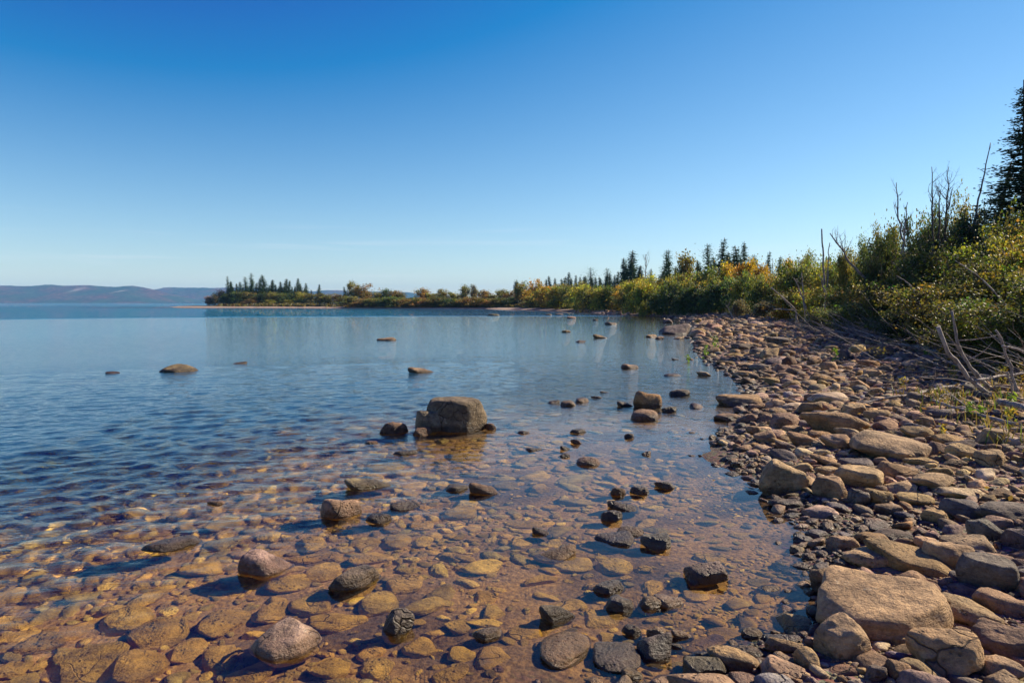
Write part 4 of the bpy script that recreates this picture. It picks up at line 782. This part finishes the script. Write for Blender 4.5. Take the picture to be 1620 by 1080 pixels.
# ------------------------------------------------------------------ dead trees
def dead_tree(name, path, r0, r1, nbr, label, seed, blen=.8, mat=None, up=.05, start=.35, cat='dead tree', group='bare dead trees'):
    """path: list of world points, base first"""
    r = np.random.default_rng(seed); P = np.asarray(path, float); t = np.linspace(0, 1, len(P)); tt = np.linspace(0, 1, 16)
    Q = np.stack([np.interp(tt, t, P[:, i]) for i in range(3)], -1); Q[1:-1] = .25 * Q[:-2] + .5 * Q[1:-1] + .25 * Q[2:]; Q[1:-1] += r.normal(0, r0 * .35, (14, 3))
    root = bpy.data.objects.new(name, None); link(root); root.location = Q[0]; root.empty_display_size = .1
    L = Q - Q[0]; tb = Tube(); tb.add(L, np.linspace(r0, r1, 16), 8)
    thing('trunk', tb.mesh('trunk', mat or M_GREYWOOD), parent=root)
    for b in range(nbr):
        k = int(r.integers(int(16 * start), 15)); az = r.uniform(0, 6.28); d = L[min(k + 1, 15)] - L[k]; d = d / np.linalg.norm(d)
        d = d * r.uniform(.4, 1.1) + np.array([math.cos(az), math.sin(az), .25]) * r.uniform(.4, .9); ln = blen * r.uniform(.45, 1.1) * (1.1 - .5 * k / 15)
        q = wander(L[k], d, ln, 7, r, .14, up); rb = (r0 + (r1 - r0) * k / 15) * .5; tb = Tube(); tb.add(q, np.linspace(rb, rb * .25, 8), 5)
        for tw in range(4):
            kk = int(r.integers(2, 7)); a2 = r.normal(0, 1, 3) * .7 + (q[kk] - q[kk - 1]) / (ln / 7); w_ = wander(q[kk], a2, ln * r.uniform(.2, .5), 4, r, .2, up); tb.add(w_, np.linspace(rb * .4, rb * .12, 5), 4)
        thing('branch', tb.mesh('branch', mat or M_GREYWOOD), parent=root)
    return tag(root, label, cat, group)
def vp(pts, Y, dy=0):  # upright path given by photo rows at one distance, base first and set on the ground
    out = [at_dist(px, py, Y + dy * i) for i, (px, py) in enumerate(pts)]; out[0][2] = hz(out[0][0], out[0][1]) - .05; return out
dead_tree('dead_tree', vp([(1410, 512), (1396, 468), (1368, 440), (1344, 414), (1328, 392), (1313, 369)], 27), .075, .018, 9, 'leaning dead tree with upswept bare branches above the thicket', 1, 1.1, None, .14, .45)
dead_tree('snag', vp([(1306, 500), (1304, 440), (1300, 362)], 38), .07, .035, 2, 'tall branchless grey snag standing like a pole above the alders', 2, .5, None, .05, .5)
dead_tree('snag', vp([(1308, 500), (1309, 440), (1313, 384)], 37), .055, .02, 4, 'shorter thin snag beside the tall pole-like snag', 3, .6)
dead_tree('dead_tree', vp([(1430, 520), (1430, 400), (1426, 372), (1420, 330), (1418, 289)], 25), .06, .012, 7, 'wavy bare dead trunk with a forked top, taller of two', 4, .8, None, .1, .5)
dead_tree('dead_tree', vp([(1424, 520), (1426, 410), (1432, 360), (1436, 320)], 25.5), .05, .012, 7, 'wavy bare dead trunk, shorter of two beside the forked one', 5, .7, None, .1, .5)
for i, (bx, tx, ty, sd) in enumerate(((1478, 1474, 264, 6), (1484, 1488, 300, 7), (1490, 1501, 264, 8), (1486, 1508, 296, 9))):
    dead_tree('bare_tree', vp([(bx, 520), (bx + (tx - bx) * .3, 400), (bx + (tx - bx) * .6, 330), (tx, ty)], 24 + .3 * i), .06, .010, 12, ['tall bare twiggy tree, first stem of the clump over the dark shrub', 'shorter bare stem inside the twiggy clump', 'tall bare twiggy tree with sideways twigs in the clump', 'shorter outer bare stem of the twiggy clump'][i], sd, 1.0, M_DARKWOOD, .12, .4)
dead_tree('snag', vp([(1538, 520), (1541, 380), (1546, 323), (1558, 270), (1567, 226)], 24), .05, .012, 3, 'thin leaning bare snag crossing in front of the shorter big spruce', 10, .5, None, .1, .6)
dead_tree('dead_tree', vp([(1022, 484), (1022, 440), (1022, 402)], 118), .14, .04, 12, 'bare grey tree among the conifers behind the far bay', 11, 3.0, None, .1, .4)
dead_tree('dead_tree', vp([(1223, 470), (1223, 440), (1222, 410)], 80), .09, .02, 8, 'bare grey snag between two small spruces above the stony point', 12, .8)
for i, (pts, Y, lab) in enumerate((([(1276, 492), (1271, 470), (1269, 430)], 36, 'pale bleached trunk standing upright in front of the alders'), ([(1284, 492), (1272, 476), (1262, 452), (1256, 440)], 36.5, 'pale bleached trunk leaning over in front of the alders'),
                                   ([(1306, 482), (1306, 462), (1300, 446), (1296, 434)], 33, 'forked pale dead stem deep in the alders'), ([(1062, 492), (1056, 478), (1052, 462)], 82, 'pale leaning dead trunk at the foot of the dark stony-point trees'), ([(1030, 494), (1033, 484), (1031, 470)], 92, 'short pale stub at the foot of the stony-point trees'), ([(1076, 492), (1080, 482), (1084, 474)], 78, 'short pale stump slanting at the foot of the stony-point trees'), ([(1160, 498), (1153, 488), (1149, 484)], 58, 'small pale broken stem on the stony point'), ([(928, 484), (922, 470), (921, 450)], 142, 'white birch-like dead stem showing in the far bay wood'))):
    dead_tree('dead_tree', vp(pts, Y), (.022 + .0007 * Y), .008 + .0003 * Y, 3, lab, 20 + i, .5 + Y * .006, M_PALE, .05, .4)

# ------------------------------------------------------------------ driftwood
def log(pts, r0, r1, label, seed, mat=None, lift=None, name='driftwood_log', upright=None, twigs=0, foot=True):
    """pts in photo rows lying on the ground, or upright at one distance"""
    r = np.random.default_rng(seed); r0 *= .68; r1 *= .68
    if upright:
        P = [at_dist(px, py, upright) for px, py in pts]
        if foot: P[0][2] = hz(P[0][0], P[0][1]) - .04
    else: P = [on_ground(px, py, (lift or 0) + r0 * .6) for px, py in pts]
    P = np.asarray(P); t = np.linspace(0, 1, len(P)); tt = np.linspace(0, 1, 14); Q = np.stack([np.interp(tt, t, P[:, i]) for i in range(3)], -1)
    Q[1:-1] = .25 * Q[:-2] + .5 * Q[1:-1] + .25 * Q[2:]; Q[1:-1] += r.normal(0, r0 * .22, (12, 3))
    o0 = Q[0].copy(); L = Q - o0; tb = Tube(); rad = np.linspace(r0, r1, 14) * (1 + r.normal(0, .15, 14)); tb.add(L, rad, 9)
    if twigs:
        root = bpy.data.objects.new(name, None); link(root); root.location = o0; root.empty_display_size = .1; thing('trunk', tb.mesh('trunk', mat or M_PALE), parent=root)
        for _ in range(twigs):
            k = int(r.integers(4, 13)); q = wander(L[k], r.normal(0, .7, 3) + (L[k] - L[k - 1]) * 3 + (0, 0, .4), r.uniform(.2, .6) * (1 + P[0][1] * .02), 5, r, .15); tb = Tube(); tb.add(q, np.linspace(r1 * .8, r1 * .25, 6), 5); thing('branch', tb.mesh('branch', mat or M_PALE), parent=root)
        o = root
    else: o = thing(name, tb.mesh(name, mat or M_PALE), o0)
    return tag(o, label, 'driftwood', 'driftwood strewn at the thicket edge')
U1 = 9.3
log([(1581, 638), (1563, 622), (1542, 608), (1526, 592), (1516, 571), (1504, 563), (1491, 545), (1484, 517)], .055, .036, 'thick curved grey pole rising to a blunt end from the driftwood', 1, upright=U1)
log([(1583, 630), (1565, 612), (1548, 596), (1532, 577), (1519, 555), (1511, 526), (1506, 492)], .048, .022, 'tall curved grey pole just behind the blunt-ended one', 2, upright=9.7, twigs=3)
log([(1612, 622), (1601, 585), (1589, 557), (1585, 537), (1575, 522)], .034, .018, 'thin grey pole curving up near the picture edge', 3, upright=9.0)
log([(1606, 625), (1599, 605), (1593, 588)], .022, .016, 'short pale stick upright beside the thin curving pole', 4, upright=9.1)
log([(1614, 672), (1565, 661), (1520, 647), (1483, 635), (1443, 623), (1394, 612)], .035, .018, 'long thin branch lying across the stones towards the beach', 5, lift=.05, twigs=2)
log([(1530, 606), (1483, 615), (1451, 622), (1426, 626), (1390, 632), (1355, 641)], .032, .016, 'pale crooked branch crossing under the long thin branch', 6, lift=.05, twigs=2)
log([(1542, 602), (1585, 594), (1620, 590), (1660, 584)], .03, .02, 'straight grey branch running off the picture edge behind the poles', 7, lift=.25)
log([(1470, 636), (1500, 628), (1534, 622), (1566, 630)], .09, .06, 'thick dark log under the foot of the curved poles', 8, M_DARKWOOD)
log([(1581, 634), (1620, 645), (1670, 658)], .05, .045, 'pale grey log end by the foot of the curved poles', 9, lift=.12)
log([(1528, 648), (1570, 656), (1630, 668)], .06, .05, 'dark log half hidden below the long thin branch', 10, M_DARKWOOD)
log([(1420, 598), (1470, 597), (1514, 596)], .045, .03, 'straight bleached log lying level behind the crossing branches', 11)
log([(1412, 543), (1450, 548), (1491, 557)], .05, .03, 'bluish grey fallen trunk in shade at the thicket foot', 12, M_GREYWOOD, .1, twigs=4)
log([(1426, 539), (1441, 533), (1457, 535), (1480, 545)], .028, .015, 'arched fallen branch over the shaded trunk', 13, M_GREYWOOD, .25, twigs=2)
log([(1406, 565), (1440, 567), (1479, 568)], .03, .02, 'thin pale stick level in front of the shaded trunk', 14, M_GREYWOOD)
log([(1330, 510), (1355, 522), (1395, 535)], .045, .02, 'fallen grey branch sloping at the far end of the brush pile', 15, M_GREYWOOD, .2, twigs=4)
log([(1345, 530), (1380, 532), (1420, 528)], .04, .02, 'long fallen branch along the shaded edge of the brush pile', 16, M_GREYWOOD, .1, twigs=4)
log([(1585, 547), (1604, 551), (1640, 561)], .024, .018, 'straight thin branch crossing the thin curving pole', 17, upright=8.8, foot=False)
log([(1262, 500), (1259, 490), (1240, 472), (1220, 455)], .075, .05, 'pale fallen pole slanting down in front of the golden shrub', 18, upright=38)
log([(1224, 489), (1240, 489), (1257, 491)], .05, .05, 'short level pale log meeting the slanting fallen pole', 19, upright=37, foot=False)
log([(1600, 492), (1553, 440), (1511, 412)], .03, .012, 'pale dead branch slanting through the leaves of the thicket', 20, upright=13.6, foot=False)
log([(1456, 500), (1452, 472), (1444, 454), (1430, 443), (1418, 436)], .04, .014, 'bent pale dead stem arching out of the dark thicket', 21, upright=18)
log([(1240, 512), (1215, 506), (1195, 500)], .05, .03, 'grey branch lying on the far stones by the golden shrub', 22, M_GREYWOOD, twigs=3)
log([(1370, 575), (1410, 577), (1450, 582)], .05, .04, 'dark sunken log between the shaded stones', 23, M_DARKWOOD)
log([(1400, 606), (1450, 605), (1500, 609)], .05, .035, 'dark rotten log lying level before the bleached log', 24, M_DARKWOOD)

# fine twigs of the brush pile, and the grass and litter at the thicket edge
r = np.random.default_rng(8); tb = Tube()
for _ in range(620):
    yy = 9 + 22 * r.random() ** 1.3; xx = shore_x(yy) + 5.0 + yy * .06 + r.normal(0, .9 + yy * .03)
    z0 = hz(xx, yy) + r.uniform(.02, .28); a = r.normal(2.6, .8)
    tb.add(wander((xx, yy, z0), (math.cos(a), math.sin(a), abs(r.normal(0, .35))), r.uniform(.4, 1.9), 5, r, .12), np.linspace(r.uniform(.004, .013), .002, 6), 4)
tag(thing('brush', tb.mesh('brush', M_GREYWOOD)), 'tangle of fine grey dead twigs piled at the thicket foot', 'brush', kind='stuff')
def grass(name, pts, n, h, w, label, cols, seed):
    r = np.random.default_rng(seed); k = r.integers(0, len(pts), n); B = pts[k] + np.concatenate([r.normal(0, .10, (n, 2)) * (1 + pts[k][:, 1:2] * .02), np.zeros((n, 1))], 1); B[:, 2] = height(B[:, 0], B[:, 1])
    a = r.uniform(0, 6.28, n); H = h * r.uniform(.4, 1.3, n) * (1 + B[:, 1] * .01); ln = r.normal(0, .35, (n, 2)) * H[:, None]; S = np.stack([np.cos(a), np.sin(a), 0 * a], -1) * (w * (1 + B[:, 1] * .03))[:, None]
    T = B + np.concatenate([ln, H[:, None]], 1); Md = B + np.concatenate([ln * .35, .6 * H[:, None]], 1)
    V = np.stack([B - S, B + S, Md + S * .7, Md - S * .7, T], 1).reshape(-1, 3); i = np.arange(n) * 5
    Fc = np.concatenate([np.stack([i, i + 1, i + 2, i + 3], -1), np.stack([i + 3, i + 2, i + 4, i + 4], -1)])
    C = np.asarray(cols)[r.integers(0, len(cols), n)] * r.uniform(.7, 1.3, (n, 1))
    V2 = V; me = bpy.data.meshes.new(name); me.from_pydata(V2.tolist(), [], [f.tolist() if f[2] != f[3] else f[:3].tolist() for f in Fc]); at = me.attributes.new('tint', 'FLOAT_COLOR', 'POINT')
    c4 = np.ones((len(V), 4), np.float32); c4[:, :3] = np.repeat(C, 5, 0); at.data.foreach_set('color', c4.ravel()); me.materials.append(M_LEAF); me.update()
    o = thing(name, me); o.color = (1, 1, 1, 1); return tag(o, label, 'grass', kind='stuff')
pp = []
for _ in range(900):
    yy = 6 + 70 * r.random() ** 1.6; xx = shore_x(yy) + 4.2 + yy * .07 + abs(r.normal(0, 1.6 + yy * .03)); pp.append((xx, yy, 0))
for _ in range(70):
    yy = r.uniform(5.5, 10); pp.append((shore_x(yy) + r.uniform(2.4, 4.5), yy, 0))
grass('grass', np.array(pp), 9000, .17, .006, 'thin dry grass and weeds along the thicket edge', [(.20, .17, .05), (.26, .20, .07), (.10, .15, .03), (.16, .12, .05)], 4)
pp = []
for _ in range(1400):
    t_ = r.random(); k = int(r.integers(22, 28)); a_, b_ = SHORE[k], SHORE[k + 1]; q = a_ + (b_ - a_) * t_; nrm = np.array([b_[1] - a_[1], -(b_[0] - a_[0])]); nrm /= np.linalg.norm(nrm)
    q = q + nrm * r.uniform(4, 12); pp.append((q[0], q[1], 0))
grass('undergrowth', np.array(pp), 9000, .24, .06, 'rust and olive undergrowth along the far sandy shore', [(.13, .12, .045), (.16, .10, .045), (.09, .10, .035), (.18, .14, .05)], 5)
def litter(n, seed):
    r = np.random.default_rng(seed); yy = 5 + 40 * r.random(n) ** 1.7; xx = np.array([shore_x(v) for v in yy]) + 3.4 + yy * .07 + r.normal(0, 1.0, n); zz = height(xx, yy) + r.uniform(.01, .10, n)
    U = unit(r.normal(0, 1, (n, 3)) * (1, 1, .25)); N = unit(r.normal(0, .4, (n, 3)) + (0, 0, 1)); N = unit(N - U * (N * U).sum(1)[:, None]); L = r.uniform(.03, .07, n) * (1 + yy * .02)
    V, Fc = quads(np.stack([xx, yy, zz], -1), N, U, L, L * .6); C = np.array([(.24, .13, .05), (.16, .09, .04), (.34, .22, .06), (.10, .07, .04)])[r.integers(0, 4, n)]
    o = thing('leaf_litter', mesh_np('leaf_litter', V, Fc, M_LEAF, False, np.repeat(C, 4, 0))); o.color = (1, 1, 1, 1); tag(o, 'dead brown leaves strewn along the upper beach', 'leaf litter', kind='stuff')
litter(5200, 21)
def tuft(px, py, h, label, cols, seed):
    r = np.random.default_rng(seed); p = on_ground(px, py); n = 46; a = r.uniform(0, 6.28, n); z = r.random(n) * h; P = np.stack([r.normal(0, .10 * h, n) + np.cos(a) * .12 * h * (1 - z / h), r.normal(0, .10 * h, n) + np.sin(a) * .12 * h, z], -1)
    U = unit(np.stack([np.cos(a), np.sin(a), r.uniform(.3, 1.2, n)], -1)); N = unit(np.cross(U, r.normal(0, 1, (n, 3)))); V, Fc = quads(P, N, U, h * r.uniform(.2, .38, n), h * .09)
    C = np.repeat(np.asarray(cols)[r.integers(0, len(cols), n)] * r.uniform(.7, 1.3, (n, 1)), 4, 0)
    root = bpy.data.objects.new('weed', None); link(root); root.location = p; root.empty_display_size = .05
    lf = thing('leaf_tuft', mesh_np('leaf_tuft', V, Fc, M_LEAF, False, C), parent=root); tb = Tube()
    for _ in range(4): tb.add(wander((0, 0, -.02), (r.normal(0, .2), r.normal(0, .2), 1), h * .9, 4, r, .1), np.linspace(.012 * h, .004 * h, 5), 4)
    thing('stem', tb.mesh('stem', M_BARK), parent=root); tag(root, label, 'weed', 'weeds among the stones')
GC = [(.16, .30, .03), (.22, .32, .05), (.12, .22, .03)]; YC = [(.42, .26, .04), (.36, .30, .05), (.22, .22, .05)]
for k, (px, py, h, cols, lab) in enumerate(((1131, 552, .45, GC, 'bright green weed tuft on the dark low rock by the inlet'), (1116, 568, .4, GC, 'small green weed growing in the inlet water'), (1088, 577, .3, GC, 'tiny green weed standing out in the inlet'), (1320, 574, .34, GC, 'bright green weed on the stones near the dark round boulder'),
        (1427, 618, .22, YC, 'yellow weed where the crooked and the long branch cross'), (1508, 600, .26, YC, 'yellowish weed behind the thick dark log'), (1534, 664, .22, GC, 'green weed below the long thin branch, nearer the beach'), (1551, 667, .2, GC, 'green weed below the long thin branch, nearer the picture edge'), (1597, 678, .22, YC, 'orange-yellow weed at the end of the long thin branch'),
        (1490, 695, .16, YC, 'small yellow weed beside the large angular slab'), (1583, 612, .32, YC, 'tall golden weed beside the short pale stick'), (1612, 606, .34, YC, 'golden weed clump at the picture edge behind the poles'), (1465, 566, .3, GC, 'green weed among the fallen branches'), (1600, 655, .25, GC, 'green weed over the dark half-hidden log'))):
    tuft(px, py, h, lab, cols, 50 + k)

# ------------------------------------------------------------------ air
g = NT('haze'); v = g.n('VolumePrincipled'); v.inputs['Color'].default_value = (.26, .58, 1, 1); v.inputs['Density'].default_value = 1.0e-4; g.l(v.outputs[0], g.out.inputs['Volume'])
B = 7900; z0, z1 = -9.0, 190.0
V = [(-B, -B, z0), (B, -B, z0), (B, B, z0), (-B, B, z0), (-B, -B, z1), (B, -B, z1), (B, B, z1), (-B, B, z1)]
hzo = thing('haze', mesh_np('haze', V, [(0, 3, 2, 1), (4, 5, 6, 7), (0, 1, 5, 4), (1, 2, 6, 5), (2, 3, 7, 6), (3, 0, 4, 7)], g.m, False))
tag(hzo, 'pale blue haze over the lake and far hills', 'haze', kind='stuff')
print('stones', len(STONES), 'tris', sum(sum(len(p.vertices) - 2 for p in m.polygons) for m in bpy.data.meshes))
